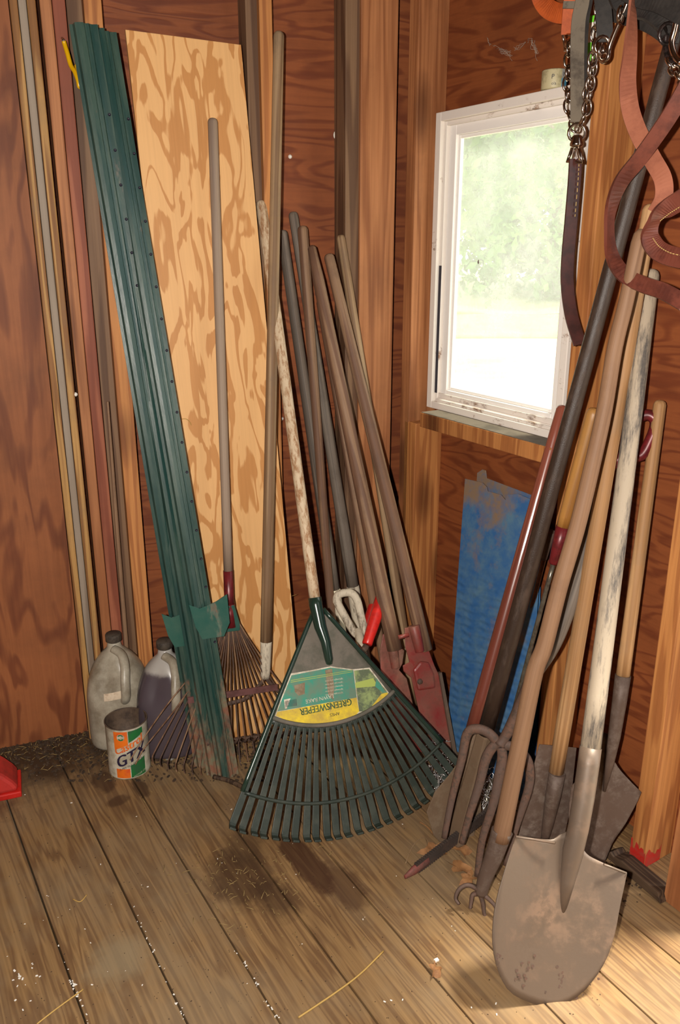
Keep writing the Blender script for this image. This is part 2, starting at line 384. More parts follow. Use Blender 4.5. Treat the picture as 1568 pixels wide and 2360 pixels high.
# studs of the back wall: (px left, px right, y ref, front offset, depth, material)
def bstud(k,x0,x1,y,off,dep_,mat,bottom=0):
    a,b=sB(x0,y,off),sB(x1,y,off)
    o=obj('trim_%d'%k,M().box((0,0,0),(a-b,dep_,HT-bottom)),MT[mat],mat=MB_@Matrix.Translation((b,off-dep_,bottom)),bevel=.002); return struct(o)
bstud(2,182,197,1480,.100,.10,'stud_yellow')
bstud(3,198,213,1480,.092,.09,'stud_grey')
bstud(4,214,230,1480,.100,.10,'stud_yellow')
bstud(5,237,259,1480,.089,.089,'stud')
bstud(6,260,284,1480,.086,.086,'stud_red')
bstud(7,285,316,1480,.045,.045,'stud_brown')  # separate darker board painted as the shaded left side of the next stud
bstud(8,317,350,1480,.089,.089,'stud_orange')
bstud(9,565,596,0,.070,.07,'stud_brown')  # shaded side face of the orange stud, put in as a brown board
bstud(10,597,627,0,.089,.089,'stud_orange')
bstud(11,797,832,0,.080,.08,'stud_brown')  # corner post's shaded left side, given by a darker board
bstud(12,833,920,0,.089,.089,'stud')
# studs of the right wall
def rstud(k,x0,y,off,w,mat,z0=0,z1=HT,d=.089):
    a=rR(x0,y,off)
    o=obj('trim_%d'%k,M().box((0,0,0),(w,d,z1-z0)),MT[mat],mat=MR_@Matrix.Translation((a,-off,z0)),bevel=.002); return struct(o)
rstud(13,945,0,.089,.038,'stud')
rstud(14,1368,189,.089,.038,'stud_orange')
rstud(15,1453,1957,.089,.038,'stud_orange')
# sill plate along the right wall is hidden; window sill board
sl=rR(968,960,.105); zt=R(968,950,.105).z
struct(obj('trim_16',M().box((sl,-.105,zt-.038),(sl+.46,0.0,zt)),[MT['stud_orange']],mat=MR_,bevel=.002))
struct(obj('trim_17',M().box((sl+.004,-.1035,zt),(sl+.455,-.0,zt+.0012)),[MT['dust_board']],mat=MR_))
o=rstud(18,930,1100,.089,.050,'stud_orange',0,zt-.039)

# ---- window
MT['white_stained']=rusty('stained_window_paint','#e2d8cf','#96755c',.52,.62,scale=22,st=.5,rough=.6,r2='#6f5646',spec=.3,axis='X')
win=bpy.data.objects.new('window_1',None); C.objects.link(win); win.matrix_world=MR_; struct(win)
a0=rR(1000,600,.05); 
r0,r1,z0,z1=.146,.625,.842,1.552
def ring(m,r0,r1,z0,z1,w,o0,o1,wl=None,wb=None,mi=0):
    wl=wl or w; wb=wb or w
    m.box((r0,-o1,z0),(r0+wl,-o0,z1),mi); m.box((r1-w,-o1,z0),(r1,-o0,z1),mi)
    m.box((r0+wl,-o1,z1-w),(r1-w,-o0,z1),mi); m.box((r0+wl,-o1,z0),(r1-w,-o0,z0+wb),mi)
m=M(); ring(m,r0,r1,z0,z1,.020,.0,.045,wb=.018); ring(m,r0+.020,r1-.02,z0+.018,z1-.02,.010,.0,.034)
obj('window_frame',m,MT['white_dirty'],win,bevel=.0015)
m=M(); ring(m,r0+.030,r1-.028,z0+.028,z1-.028,.024,.004,.024,wb=.022)
ring(m,r0+.054,r1-.052,z0+.050,z1-.052,.008,.006,.016)
sash=obj('sash',m,MT['white_paint'],win,bevel=.0015)
obj('weather_strip',M().box((r0+.0205,-.0352,z0+.04),(r0+.0295,-.034,z0+.36)),MT['black'],win)
m=M().box((r0+.03,-.040,z0+.018),(r1-.03,-.024,z0+.026)); m.box((r0+.03,-.030,z0+.026),(r1-.03,-.024,z0+.040))
obj('sill_rail',m,MT['white_stained'],win,bevel=.001)
n=NT('dusty_hazy_glass'); t=n.t
tr=n.n('ShaderNodeBsdfTransparent',Color=(.97,1,.97,1)); df=n.n('ShaderNodeBsdfDiffuse',Color=(.85,.88,.82,1)); tl=n.n('ShaderNodeBsdfTranslucent',Color=(.9,.92,.86,1))
gl=n.n('ShaderNodeBsdfGlossy',Color=(1,1,1,1),Roughness=.05)
mx=n.n('ShaderNodeMixShader',i0=.6); t.links.new(df.outputs[0],mx.inputs[1]); t.links.new(tl.outputs[0],mx.inputs[2])
dn=n.noise(n.coord((6,6,6),False),1,6,.75); dfac=n.math('MULTIPLY_ADD',n.ramp(dn,BW(.3,.75)),.20,.16)  # dust film also paints in the washed-out haze of the overexposed view
m2=n.n('ShaderNodeMixShader',i0=dfac); t.links.new(tr.outputs[0],m2.inputs[1]); t.links.new(mx.outputs[0],m2.inputs[2])
m3=n.n('ShaderNodeMixShader',i0=.04); t.links.new(m2.outputs[0],m3.inputs[1]); t.links.new(gl.outputs[0],m3.inputs[2])
t.links.new(m3.outputs[0],n.out.inputs['Surface']); MT['glass']=n.m
obj('pane',M().box((r0+.05,-.0105,z0+.045),(r1-.05,-.0085,z1-.045)),MT['glass'],sash)

o=obj('window_bug',M().lathe([(0,-.005),(.0015,-.003),(.002,0),(.0015,.003),(0,.006)],8),MT['leather_dark'],mat=Matrix.Translation(R(1103,604,.012))); tag(o,'small dark insect on the dusty window pane','insect')
# ---- outdoors
MT['ground']=plain('pale_gravel_ground','#c9c2ae',.9,c2='#b3a98f',vs=3,var=.1)
MT['grass']=plain('lawn','#6f9138',.9,c2='#8a9c50',vs=2,var=.15)
MT['bank']=plain('dry_grass_bank','#a39a6c',.9,c2='#7f8a50',vs=1.2,var=.15)
MT['leafg']=plain('tree_leaves','#6d9440',.7,c2='#4a7030',vs=2,var=.1)
MT['bark']=plain('tree_bark','#7b6e60',.9,c2='#5e5348',vs=6)
def sheet(name,y0,y1,z,mat,lab,cat):
    m=M(); nx,ny=40,12
    def f(u,v):
        x=-14+34*u; y=y0+(y1-y0)*v; return (x,y,z(x,y) if callable(z) else z)
    m.grid(nx,ny,f,th=(0,0,-.05)); return struct(obj(name,m,MT[mat]))
sheet('ground',-8,13.0,-.12,'ground','','')
sheet('lawn',12.9,17.5,lambda x,y:-.10+.02*math.sin(x*3+y),'grass','','')
sheet('bank',17.4,30,lambda x,y:-.08+(y-17.4)*.06+.08*math.sin(x*2.1)*math.sin(y*1.3),'bank','','')
def tree(name,base,h,rad,n,seed,lab,hang=.5):
    r=random.Random(seed); root=thing(name,lab,'tree',Matrix.Translation(base),'trees outside the window')
    tm=M(); tm.tube([(0,0,0),(.1,0,h*.3),(-.05,.1,h*.6),(.1,0,h*.9)],[.22,.17,.12,.04],10)
    for k in range(9):
        a=r.uniform(0,6.28); zz=h*r.uniform(.25,.75); L=rad*r.uniform(.6,1)
        tm.tube([(0,0,zz),(math.cos(a)*L*.5,math.sin(a)*L*.5,zz+L*.15),(math.cos(a)*L,math.sin(a)*L,zz+L*r.uniform(-.2,.25))],[.07,.045,.012],6)
    obj('trunk',tm,MT['bark'],root)
    lm=M(); cl=[]
    for k in range(70):
        a=r.uniform(0,6.28); e=r.uniform(-1,1); q=r.random()**.5
        cl.append(V((math.cos(a)*rad*q,math.sin(a)*rad*q,h*((.62+.38*e*math.sqrt(1-q*q*.7)) if hang>.4 else (.46+.48*e*math.sqrt(1-q*q*.6))))))
    for k in range(n):
        c=r.choice(cl); p=c+V((r.gauss(0,.38),r.gauss(0,.38),r.gauss(0,.3)))
        d=V((r.gauss(0,1),r.gauss(0,1),r.gauss(0,1))).normalized(); e=d.cross(V((r.gauss(0,1),r.gauss(0,1),r.gauss(0,1)))).normalized()
        s=r.uniform(.05,.10)*(1 if hang>.4 else 1.8); lm.add([p-d*s,p+e*s*.5,p+d*s,p-e*s*.5],[(0,1,2,3)])
    f=obj('foliage',lm,MT['leafg'],root); f['kind']='stuff'; return root
tree('tree',V((.9,10.5,-.12)),5.6,2.6,16000,3,'nearest leafy green tree, its boughs hanging across the top of the window view')
tree('tree',V((5.2,21.0,.1)),6.0,2.7,14000,5,'middle bushy tree behind the lawn, in the centre of the window view',.3)
tree('tree',V((8.4,34.0,.3)),8.0,3.2,9000,8,'farthest leafy tree, behind the bushy one beyond the lawn',.3)
# ---- wall odds and ends
p=B(780,312,.0); o=obj('wall_washer',M().lathe([(.0,.010),(.004,.010),(.0045,.005),(.0135,.005),(.014,.0),(.0135,0)],20),MT['white'],mat=frame(p,NB))
tag(o,'small round white washer screwed to the dark back wall plywood','washer')
for i,(x,y) in enumerate(((650,965),(669,361))):
    o=obj('nail_cap',M().lathe([(.0,.005),(.003,.0045),(.005,0)],10),MT['flake'],mat=frame(B(x,y),NB))
    tag(o,('small white nail cap on the wall beside the light plywood sheet','small white nail cap high on the dark plywood')[i],'nail cap')
o=obj('nail_cap',M().lathe([(.0,.005),(.003,.0045),(.005,0)],10),MT['flake'],mat=frame(B(174,909,.095),NB)); tag(o,'small white nail cap between the pale lath strips and the red stud','nail cap')
# ------------------------------------------------------------------ helpers for leaning tools
def pj(P):
    d=V(P)-CAM; z=d.dot(FW); return (784+F*d.dot(RT)/z, 1180-F*d.dot(UP)/z)
class Ax:
    """a leaning tool's own frame: origin at the foot, Z up the shaft, X across it"""
    def __init__(s,foot,top,W=None,pair=None):
        s.T0=V(foot); s.U=(V(top)-s.T0).normalized(); s.L=(V(top)-s.T0).length
        if pair: W=s.fit(*pair)
        s.Wd=V(W) if W is not None else DB*-1
        s.mat=frame(s.T0,s.U,s.Wd); s.inv=s.mat.inverted(); s.X=s.mat.col[0].to_3d(); s.Y=s.mat.col[1].to_3d()
    def fit(s,L,Rr):
        e1=(V((1,0,0))-s.U*s.U.x).normalized(); e2=s.U.cross(e1); best=None
        dl,dr=ray(*L).normalized(),ray(*Rr).normalized()
        for k in range(-80,81):
            th=math.radians(k); Wd=e1*math.cos(th)+e2*math.sin(th)
            # least squares for a (along) and w (half width)
            A=[];b=[]
            for d,sg in ((dl,-1),(dr,1)):
                c0=(s.T0-CAM).cross(d); cu=s.U.cross(d); cw=(Wd*sg).cross(d)
                for i in range(3): A.append((cu[i],cw[i])); b.append(-c0[i])
            a11=sum(x[0]*x[0] for x in A);a12=sum(x[0]*x[1] for x in A);a22=sum(x[1]*x[1] for x in A)
            b1=sum(x[0]*y for x,y in zip(A,b));b2=sum(x[1]*y for x,y in zip(A,b)); D=a11*a22-a12*a12
            if abs(D)<1e-12: continue
            aa=(b1*a22-b2*a12)/D; ww=(b2*a11-b1*a12)/D
            if ww<=0: continue
            e=sum((x[0]*aa+x[1]*ww-y)**2 for x,y in zip(A,b))
            if best is None or e<best[0]: best=(e,k,aa,ww,Wd)
        return best[4]
    def at(s,py):
        lo,hi=0.0,s.L*1.2
        for _ in range(40):
            m=(lo+hi)/2
            if pj(s.T0+s.U*m)[1]>py: lo=m
            else: hi=m
        return lo
    def pl(s,x,y,off=0.0):
        P=onpl(x,y,s.T0+s.Y*off,s.Y); q=s.inv@P; return (q.x,q.z)
    def rp(s,px,py): return px/2*zc(s.T0+s.U*s.at(py))/F
def shaft(m,z0,z1,r0,r1,rt=True,n=16,mi=0,bow=0,rb=False,k=10,ph=0):
    pts=[];rs=[]
    if rb: pts+=[0,.3]; 
    zz=[z0+(z1-z0)*i/k for i in range(k+1)]; rr=[r0+(r1-r0)*i/k for i in range(k+1)]
    if rt: 
        zz=zz[:-1]+[z1-r1*.8,z1-r1*.35,z1-r1*.1,z1]; rr=rr[:-1]+[r1,r1*.86,r1*.6,r1*.25]
    if rb: zz=[z0,z0+r0*.15,z0+r0*.5]+[z for z in zz if z>z0+r0]; rr=[r0*.3,r0*.7,r0*.95]+rr[-(len(zz)-3):]
    L=z1-z0
    m.tube([(bow*math.sin(PI*(z-z0)/L)*math.cos(ph),bow*math.sin(PI*(z-z0)/L)*math.sin(ph),z) for z in zz],rr,n,mi)
    return m
def cr(P,n=8):
    P=[V(p) for p in P]; out=[]
    for i in range(len(P)-1):
        a,b,c,d=P[max(i-1,0)],P[i],P[i+1],P[min(i+2,len(P)-1)]
        for k in range(n):
            t=k/n; out.append(.5*((2*b)+(-a+c)*t+(2*a-5*b+4*c-d)*t*t+(-a+3*b-3*c+d)*t**3))
    out.append(P[-1]); return out
def text_polys(s,size):
    c=bpy.data.curves.new('t','FONT'); c.body=s; c.size=size; c.align_x='CENTER'; c.resolution_u=3
    o=bpy.data.objects.new('t',c); C.objects.link(o); bpy.context.view_layer.update()
    me=bpy.data.meshes.new_from_object(o.evaluated_get(bpy.context.evaluated_depsgraph_get()))
    vs=[v.co.copy() for v in me.vertices]; fs=[tuple(p.vertices) for p in me.polygons]
    bpy.data.objects.remove(o); bpy.data.curves.remove(c); bpy.data.meshes.remove(me); return vs,fs
def put_text(m,s,size,fn,mi,bold=0):
    vs,fs=text_polys(s,size)
    for dx in ((0,) if not bold else (-bold,0,bold)): m.add([fn(p.x+dx,p.y) for p in vs],fs,mi)

# ------------------------------------------------------------------ leaning light plywood sheet
tl,tr=B(289,68,.102),B(556,103,.102); br=fl(690,1640); 
rd=(tr-tl).normalized(); br=onpl(683,1480,tr,rd.cross(V((0,0,1))-0*rd)) if 0 else br
# plane through tl, tr and a foot line a little out from the wall
foot=fl(600,1690)
pn=(tr-tl).cross(foot-tl).normalized()
def PP(x,y,o=0): return onpl(x,y,tl+pn*o,pn)
pw=[PP(289,68),PP(556,103),PP(700,1688),PP(470,1712)]
Up=((pw[0]+pw[1])/2-(pw[2]+pw[3])/2).normalized(); ms=frame((pw[2]+pw[3])/2,Up,tr-tl); mi_=ms.inverted()
loc=[mi_@p for p in pw]
m=M().prism([(p.x,p.z) for p in loc],0,.012)
tag(obj('plywood_sheet',m,MT['ply_light'],mat=ms,bevel=.0008),'tall light plywood sheet with bold brown grain leaning on the back wall','plywood')

# ------------------------------------------------------------------ green steel fence posts
def upost(px0,py0,px1,py1,off,w,lab,plate=None,rest=None,flip=1,first=[0]):
    a=Ax(fl(px1,py1),B(px0,py0,off),-DB); h=w/2
    root=thing('fence_post',lab,'fence post',a.mat,'green steel fence posts leaning in the corner of the studs')
    t=.003; e=.014; hw=h
    prof=[(-hw,0),(-hw*.76,0),(-hw*.64,-e*.85),(-hw*.34,-e),(-hw*.02,-e*.86),(hw*.05,-e*.5),(hw*.2,-e*.42),(hw*.34,-e*.5),(hw*.44,-e*.1),(hw*.62,0),(hw,0)]
    m=M(); L=a.L; ks=24
    for (x0,y0),(x1,y1) in zip(prof,prof[1:]):
        m.grid(1,ks,lambda u,v:(x0+(x1-x0)*u,y0+(y1-y0)*u,L*v),sm=False,th=(0,t,0))
    obj('channel',m,MT['post_green'],root)
    for k in range(18):
        z=.35+k*(L-.45)/18
        hm=M().lathe([(.0,0),(.0032,0),(.0032,.001)],8); hm.v=[(x+hw*.8,-.0006-zz,z+y) for x,y,zz in hm.v]
        obj('bolt_hole',hm,MT['black'],root)
    if plate:
        zs=a.at(plate); w2=.046
        pm=M().prism([(-w2,.045),(-w2*.86,-.012),(-w2*.62,-.045),(w2*.5,-.05),(w2*.9,-.02),(w2,.05),(w2*.4,.038),(-w2*.5,.03)],.004,.007)
        obj('anchor_plate',pm,MT['green_steel'],root,Matrix.Translation((-.006*flip,-.022,zs)))
    return root
upost(212,64,500,1782,.115,.050,'middle rust-streaked green steel fence post, wedged between the other two')
upost(240,74,528,1790,.135,.050,'rightmost green steel fence post, its edge against the light plywood sheet',plate=1425,flip=-3)
upost(192,56,474,1762,.165,.056,'leftmost green steel fence post with a wide anchor plate near its foot',plate=1440,flip=0)
# yellow hook
hp_=[(147,95,.12),(150,105,.12),(156,125,.125),(163,150,.13),(172,165,.14),(180,185,.15),(183,200,.15),(186,195,.15),(184,170,.15),(176,150,.145)]
path=cr([B(x,y,o) for x,y,o in hp_],5); o0=path[0].copy()
root=thing('utility_hook','yellow coated screw hook sticking out of the red stud at upper left','hook',Matrix.Translation(o0))
obj('hook_shaft',M().tube([p-o0 for p in path],.0048,10),MT['yellow'],root)
obj('screw_tip',M().tube([V((0,0,0)),B(143,88,.10)-o0],[.003,.0025],8),MT['screw'],root)
# thin purple brown pole
a=Ax(B(303,1560,.11),B(250,930,.12)); m=M(); shaft(m,0,a.L,.008,.0035); 
p0=fl(304,1668); a=Ax(p0,B(248,925,.10)); m=M(); shaft(m,0,a.L,.0085,.003)
tag(obj('thin_pole',m,MT['handle_brown'],mat=a.mat),'thin purple-brown pole leaning between two studs behind the left jug','pole')

# ------------------------------------------------------------------ steel-tined leaf rake
a=Ax(fl(541,1752),B(490,272,.14),-DB); root=thing('leaf_rake','old spring-tine leaf rake, its pale handle standing in front of the light plywood','rake',a.mat,)
z1=a.at(1315); z2=a.at(1392); z3=a.at(1452); 
m=M(); shaft(m,z1,a.L,a.rp(21,1300),a.rp(23,300)); obj('handle',m,MT['handle_dusty'],root)
r=a.rp(23,1300); m=M(); m.tube([(0,0,z2),(0,0,z2+.015),(0,0,z1)],[r*1.15,r*1.0,r*1.0],16); m.tube([(0,0,z3+.01),(0,0,z2+.001)],[r*1.5,r*1.15],16); obj('ferrule',m,MT['maroon'],root)
m=M(); m.prism([(-.02,z2),(.010,z2),(.022,z3+.02),(.022,z3),(-.026,z3),(-.028,z3+.03)],-.014,-.002); obj('tine_clamp',m,MT['green_steel'],root,bevel=.002)
# fan: apex, half angle, cross bar
za=z3+.004; lt=a.pl(345,1742); Rt=math.hypot(lt[0],za-lt[1]); ang=math.atan2(-lt[0],za-lt[1])
cb=a.pl(560,1590)[1]; nt=22
for k in range(nt):
    t=-ang+ (2*ang)*k/(nt-1); sx,cz=math.sin(t),math.cos(t)
    xs0=.022*(2*k/(nt-1)-1)
    pts=[(xs0,-.006,za+.012),(xs0+sx*.05,-.006,za-cz*.05)]
    for q in (.4,.7,.93): pts.append((xs0*(1-q)+sx*Rt*q,-.006-.012*q*q,za-cz*Rt*q))
    pts+= [(sx*Rt*.985,-.030,za-cz*Rt*.97),(sx*Rt*.99,-.05,za-cz*Rt*.985)]
    obj('tine',M().tube(cr(pts,4),.0015,6,flat=(1.3,.8)),MT['rust'] if k%3 else MT['handle_brown'],root)
m=M(); R2=(za-cb)/1.0
m.grid(20,1,lambda u,v:(math.sin(-ang+2*ang*u)*(R2/ math.cos((-ang+2*ang*u)))*.98,-.016,cb+.016*(v-.5)),sm=False,th=(0,.004,0))
obj('crossbar',m,MT['maroon_dusty'],root)
cz_=zc(fl(300,1768))
for pts in (((428,1572,None),(385,1625,None),(343,1684,cz_-.045),(318,1722,cz_-.066),(300,1752,cz_-.072)),((436,1590,None),(400,1640,None),(352,1700,cz_-.048),(330,1728,cz_-.062),(312,1762,cz_-.068))):
    P=[(root.matrix_world.inverted()@(dep(x,y,d) if d else onpl(x,y,a.T0+a.Y*-.01,a.Y))) for x,y,d in pts]
    obj('tine',M().tube(cr(P,5),.0019,6),MT['handle_brown'],root)

# ------------------------------------------------------------------ bow rake
a=Ax(fl(608,1738),B(643,72,.125),-DB); root=thing('bow_rake','bow rake with long weathered handle crossing the right edge of the light plywood','rake',a.mat)
z0=a.at(1562); zp=a.at(1478)
m=M(); shaft(m,zp,a.L,a.rp(27,1400),a.rp(25,120)); obj('handle',m,MT['handle'],root)
m=M(); shaft(m,z0,zp,a.rp(22,1560),a.rp(27,1480),rt=False); obj('handle_foot',m,MT['white_wood'],root)
zb=a.at(1697); hw=.165; m=M()
for s in (-1,1): m.tube(cr([(0,0,z0+.01),(s*.012,0,z0-.015),(s*.05,.0,z0-.05),(s*.11,0,z0-.062),(s*.155,0,z0-.085),(s*hw,0,zb)],5),[.0055]*26,8,flat=(1,.7))
obj('bow',m,MT['rust'],root)
m=M().box((-hw,-.005,zb-.006),(hw,.005,zb+.006)); obj('head_bar',m,MT['rust'],root,bevel=.002)
for k in range(14):
    x=-hw+.01+k*(2*hw-.02)/13; obj('tooth',M().tube([(x,0,zb),(x,-.035,zb+.010),(x,-.06,zb+.03)],[.005,.004,.0015],6),MT['rust'],root)

# ------------------------------------------------------------------ big green plastic rake
a=Ax(fl(800,1922),B(601,463,.075),pair=((530,1900),(1052,1757)))
root=thing('plastic_leaf_rake','big dark green plastic leaf rake, torn green and yellow label on its head','rake',a.mat)
ap=a.at(1385); zs=a.at(1530)
# the head hangs a little right of the handle line
xa,zA=a.pl(735,1388); 
lt=a.pl(530,1903); rt_=a.pl(1052,1760)
aL=math.atan2(-(lt[0]-xa),zA-lt[1]); aR=math.atan2(rt_[0]-xa,zA-rt_[1]); Rt=(math.hypot(lt[0]-xa,zA-lt[1])+math.hypot(rt_[0]-xa,zA-rt_[1]))/2
pc=a.pl(770,1668); Rp=math.hypot(pc[0]-xa,zA-pc[1])*1.0
xb=a.pl(800,1838); Rb=math.hypot(xb[0]-xa,zA-xb[1])
def pol(t,r,y): return (xa+math.sin(t)*r, y, zA-math.cos(t)*r)
def yb(r): return .012-.03*(r/Rt)**2
m=M(); shaft(m,ap-.004,a.L,a.rp(26,1370),a.rp(25,500)); obj('handle',m,MT['rust_white_wood'],root)
sx,sz=a.pl(756,1532); r=a.rp(31,1390)
m=M(); m.tube([(0,0,ap+.008),(0,0,ap-.01),(xa*.3,-.004,ap-.06),((sx+xa)/2*.9,-.010,(ap+sz)/2-.02),(sx,-.012,sz+.012),(sx,-.010,sz+.003),(sx,-.008,sz)],[r*1.02,r,r*.9,r*.72,r*.6,r*.45,r*.1],18)
obj('socket',m,MT['green_gloss'],root)
m=M(); n0=.02
m.grid(16,14,lambda u,v:pol(-aL+(aL+aR)*u, n0+(Rp-n0)*v, yb(n0+(Rp-n0)*v)),th=(0,.004,0))
panel=obj('head_panel',m,MT['green_dusty'],root)
m=M()
for t in (-aL-.012,aR+.012):
    m.tube([pol(t,r_,yb(r_)-.001) for r_ in [n0+(Rb-n0)*k/14 for k in range(15)]],[.0055]*15,8)
obj('side_rail',m,MT['green_gloss'],root)
m=M(); m.tube([pol(-aL+(aL+aR)*k/30,Rp,yb(Rp)-.001) for k in range(31)],.005,8); obj('panel_rim',m,MT['green_dusty'],root)
m=M(); m.tube([pol(-aL+(aL+aR)*k/40,Rb,yb(Rb)-.002) for k in range(41)],.0042,8); obj('brace_band',m,MT['green_plastic'],root)
nt=25
m=M(); m.grid(30,2,lambda u,v:pol(-aL+(aL+aR)*u,Rp+.014*v,yb(Rp)),th=(0,.003,0)); obj('tine_root',m,MT['green_plastic'],root)
for k in range(nt):
    t=-aL+(aL+aR)*k/(nt-1)
    wR=lambda r_: .0026+.0040*min(1,(r_-Rp)/(Rt-Rp)*1.2)+.0012
    m=M(); rs=[Rp+.005+(Rt-Rp-.012)*j/12 for j in range(13)]
    pts=[V(pol(t,r_,yb(r_))) for r_ in rs]; jit=rnd.uniform(-.003,.003)
    pts=[p+V((jit*((r_-Rp)/(Rt-Rp))**2,0,0)) for p,r_ in zip(pts,rs)]
    tw=V((math.cos(t),0,math.sin(t)))
    dn=V((math.sin(t),0,-math.cos(t)))
    pts+= [pts[-1]+dn*.006+V((0,-.004,0)),pts[-1]+dn*.009+V((0,-.012,0)),pts[-1]+dn*.009+V((0,-.019,0))]
    vs=[];
    for i,p in enumerate(pts):
        tn=(pts[min(i+1,len(pts)-1)]-pts[max(i-1,0)]).normalized(); nn=tn.cross(tw)
        w_=wR(rs[min(i,12)])*(1 if i<13 else .92); h_=.0024
        for aa,bb in ((-1,-1),(1,-1),(1,1),(-1,1)): vs.append(p+tw*(aa*w_)+nn*(bb*h_))
    fs=[(i*4+j,i*4+(j+1)%4,i*4+4+(j+1)%4,i*4+4+j) for i in range(len(pts)-1) for j in range(4)]+[(3,2,1,0),tuple((len(pts)-1)*4+j for j in range(4))]
    m.add(vs,fs); obj('tine',m,MT['green_plastic'],root,bevel=.0008)
# label
MT['lab_green']=plain('label_green','#2f8a74',.6,c2='#5f7a66',vs=30,var=.1); MT['lab_yellow']=plain('label_yellow','#e0c420',.6,c2='#b79a3a',vs=30,var=.12)
MT['lab_white']=plain('label_white','#cfc6b4',.7,c2='#a89b86',vs=60); MT['lab_photo']=plain('label_photo','#566148',.6,c2='#8a9a62',vs=40); MT['lab_lime']=plain('label_lime','#9fae55',.6)
MT['lab_dark']=plain('label_print','#3c5a34',.6); MT['lab_scuff']=plain('label_scuff','#77654f',.8,c2='#8f8069',vs=60)
def yl(z,x): 
    r_=math.hypot(x-xa,zA-z); return yb(r_)
m=M()
def lp(pts,mi,lift):
    q=[a.pl(x,y,0.0) for x,y in pts]
    # fan from centroid follows the slightly bowed panel
    n_=len(q); m.add([(x,yl(z,x)-lift,z) for x,z in q],[tuple(range(n_))],mi)
def dens(p,q,n=6): return [(p[0]+(q[0]-p[0])*i/n,p[1]+(q[1]-p[1])*i/n) for i in range(n)]
arc=[(903,1604),(880,1625),(850,1643),(815,1658),(775,1668),(735,1672),(695,1670),(660,1662),(634,1652)]
lp([(671,1553),(720,1545),(765,1536),(815,1543),(855,1539)]+arc,0,.0008)
lp([(674,1557),(720,1548),(765,1539),(815,1545),(817,1545),(824,1608),(640,1640)],1,.0014)
lp([(640,1641),(824,1608),(829,1640),(815,1655),(775,1666),(735,1670),(695,1668),(660,1660),(637,1650)],2,.0014)
lp([(819,1546),(853,1542),(899,1602),(876,1622),(850,1640),(829,1640)],3,.0014)
lp([(821,1574),(862,1563),(869,1575),(866,1582),(822,1586)],5,.0018)
lp([(850,1640),(876,1622),(899,1602),(893,1596),(880,1600),(858,1628)],2,.0018)
lp([(870,1563),(886,1590),(893,1596),(884,1597),(866,1582)],1,.0018)
lp([(656,1613),(685,1607),(687,1630),(658,1634)],4,.0018)
for i in range(9): x=659+i*3; lp([(x,1616-(i*.6)),(x+1.3,1616-(i*.6)),(x+2.2,1630-i*.4),(x+.9,1630-i*.4)],6,.0022)
for dy in (0,4): lp([(672,1569+dy-1),(815,1543+dy+1),(815,1545+dy),(672,1570.5+dy-1)],5,.002)
lp([(752,1545),(768,1541),(772,1580),(770,1620),(762,1640),(758,1600)],7,.0022)
lp([(680,1580),(705,1573),(704,1600),(690,1604),(681,1595)],7,.0022)
def tx(s,size,cx,cy,ang,mi,bold=0,sc=1):
    # image anchored text, turned upside down with the rake
    x0,z0_=a.pl(cx,cy); x1,z1_=a.pl(cx-40,cy+40*math.tan(ang)); dx=V((x1-x0,z1_-z0_)).normalized(); dy=V((dx.y,-dx.x))*1
    dy=V((-dx.y,dx.x))
    def fn(u,v):
        x=x0+dx.x*u*sc+dy.x*v; z=z0_+dx.y*u*sc+dy.y*v; return (x,yl(z,x)-.0026,z)
    put_text(m,s,size,fn,mi,bold)
tx('GREENSWEEPER',.0215,752,1622,.20,8,.0006,.80)
tx('LAWN RAKE',.012,738,1607,.20,4,.0)
tx('AMES',.010,772,1643,.20,9)
for i in range(5): tx('lightweight poly tines',.0050,772,1566+8*i,.15,4)
obj('label',m,[MT['lab_white'],MT['lab_green'],MT['lab_yellow'],MT['lab_photo'],MT['lab_white'],MT['lab_lime'],MT['black'],MT['lab_scuff'],MT['lab_dark'],MT['black']],panel)

# ------------------------------------------------------------------ handles leaning in the corner
def tool(name,cat,lab,tp,off,ft,mat,w0,w1,group=None,z=0):
    a=Ax(fl(*ft,z),B(*tp,off),-DB); return a
G='worn tool handles leaning in the corner behind the green rake'
def simple(lab,tp,off,ft,mat,wt,wb,white=None,bow=0):
    a=Ax(fl(*ft),B(*tp,off),-DB)
    root=thing('long_handled_tool',lab,'tool',a.mat,G)
    zz=a.at(white) if white else .0
    m=M(); shaft(m,zz,a.L,a.rp(wb,min(ft[1]-60,1400)),a.rp(wt,tp[1]+40),bow=bow,ph=0); obj('handle',m,MT[mat],root)
    if white:
        m=M(); shaft(m,0.0,zz,a.rp(wb,1400)*1.04,a.rp(wb,1400)*1.04,rt=False); obj('handle_foot',m,MT['white_wood'],root)
    return a
simple('dark grey tool handle with white-painted foot, just right of the white rake handle',(650,530),.05,(812,1640),'handle_grey',24,26,1358)
simple('grey tool handle with broad white-painted foot behind the red-gripped loppers',(675,488),.03,(858,1628),'handle_grey',22,28,1350)
simple('slim brown tool handle with rounded pale top',(697,520),.07,(782,1660),'handle_brown',24,18)
simple('thin brown handle half hidden left of the digger handles',(738,690),.03,(905,1640),'handle_brown',20,20)
simple('pale tan handle with the top farthest right in the corner group',(785,541),.10,(960,1640),'handle',20,24)
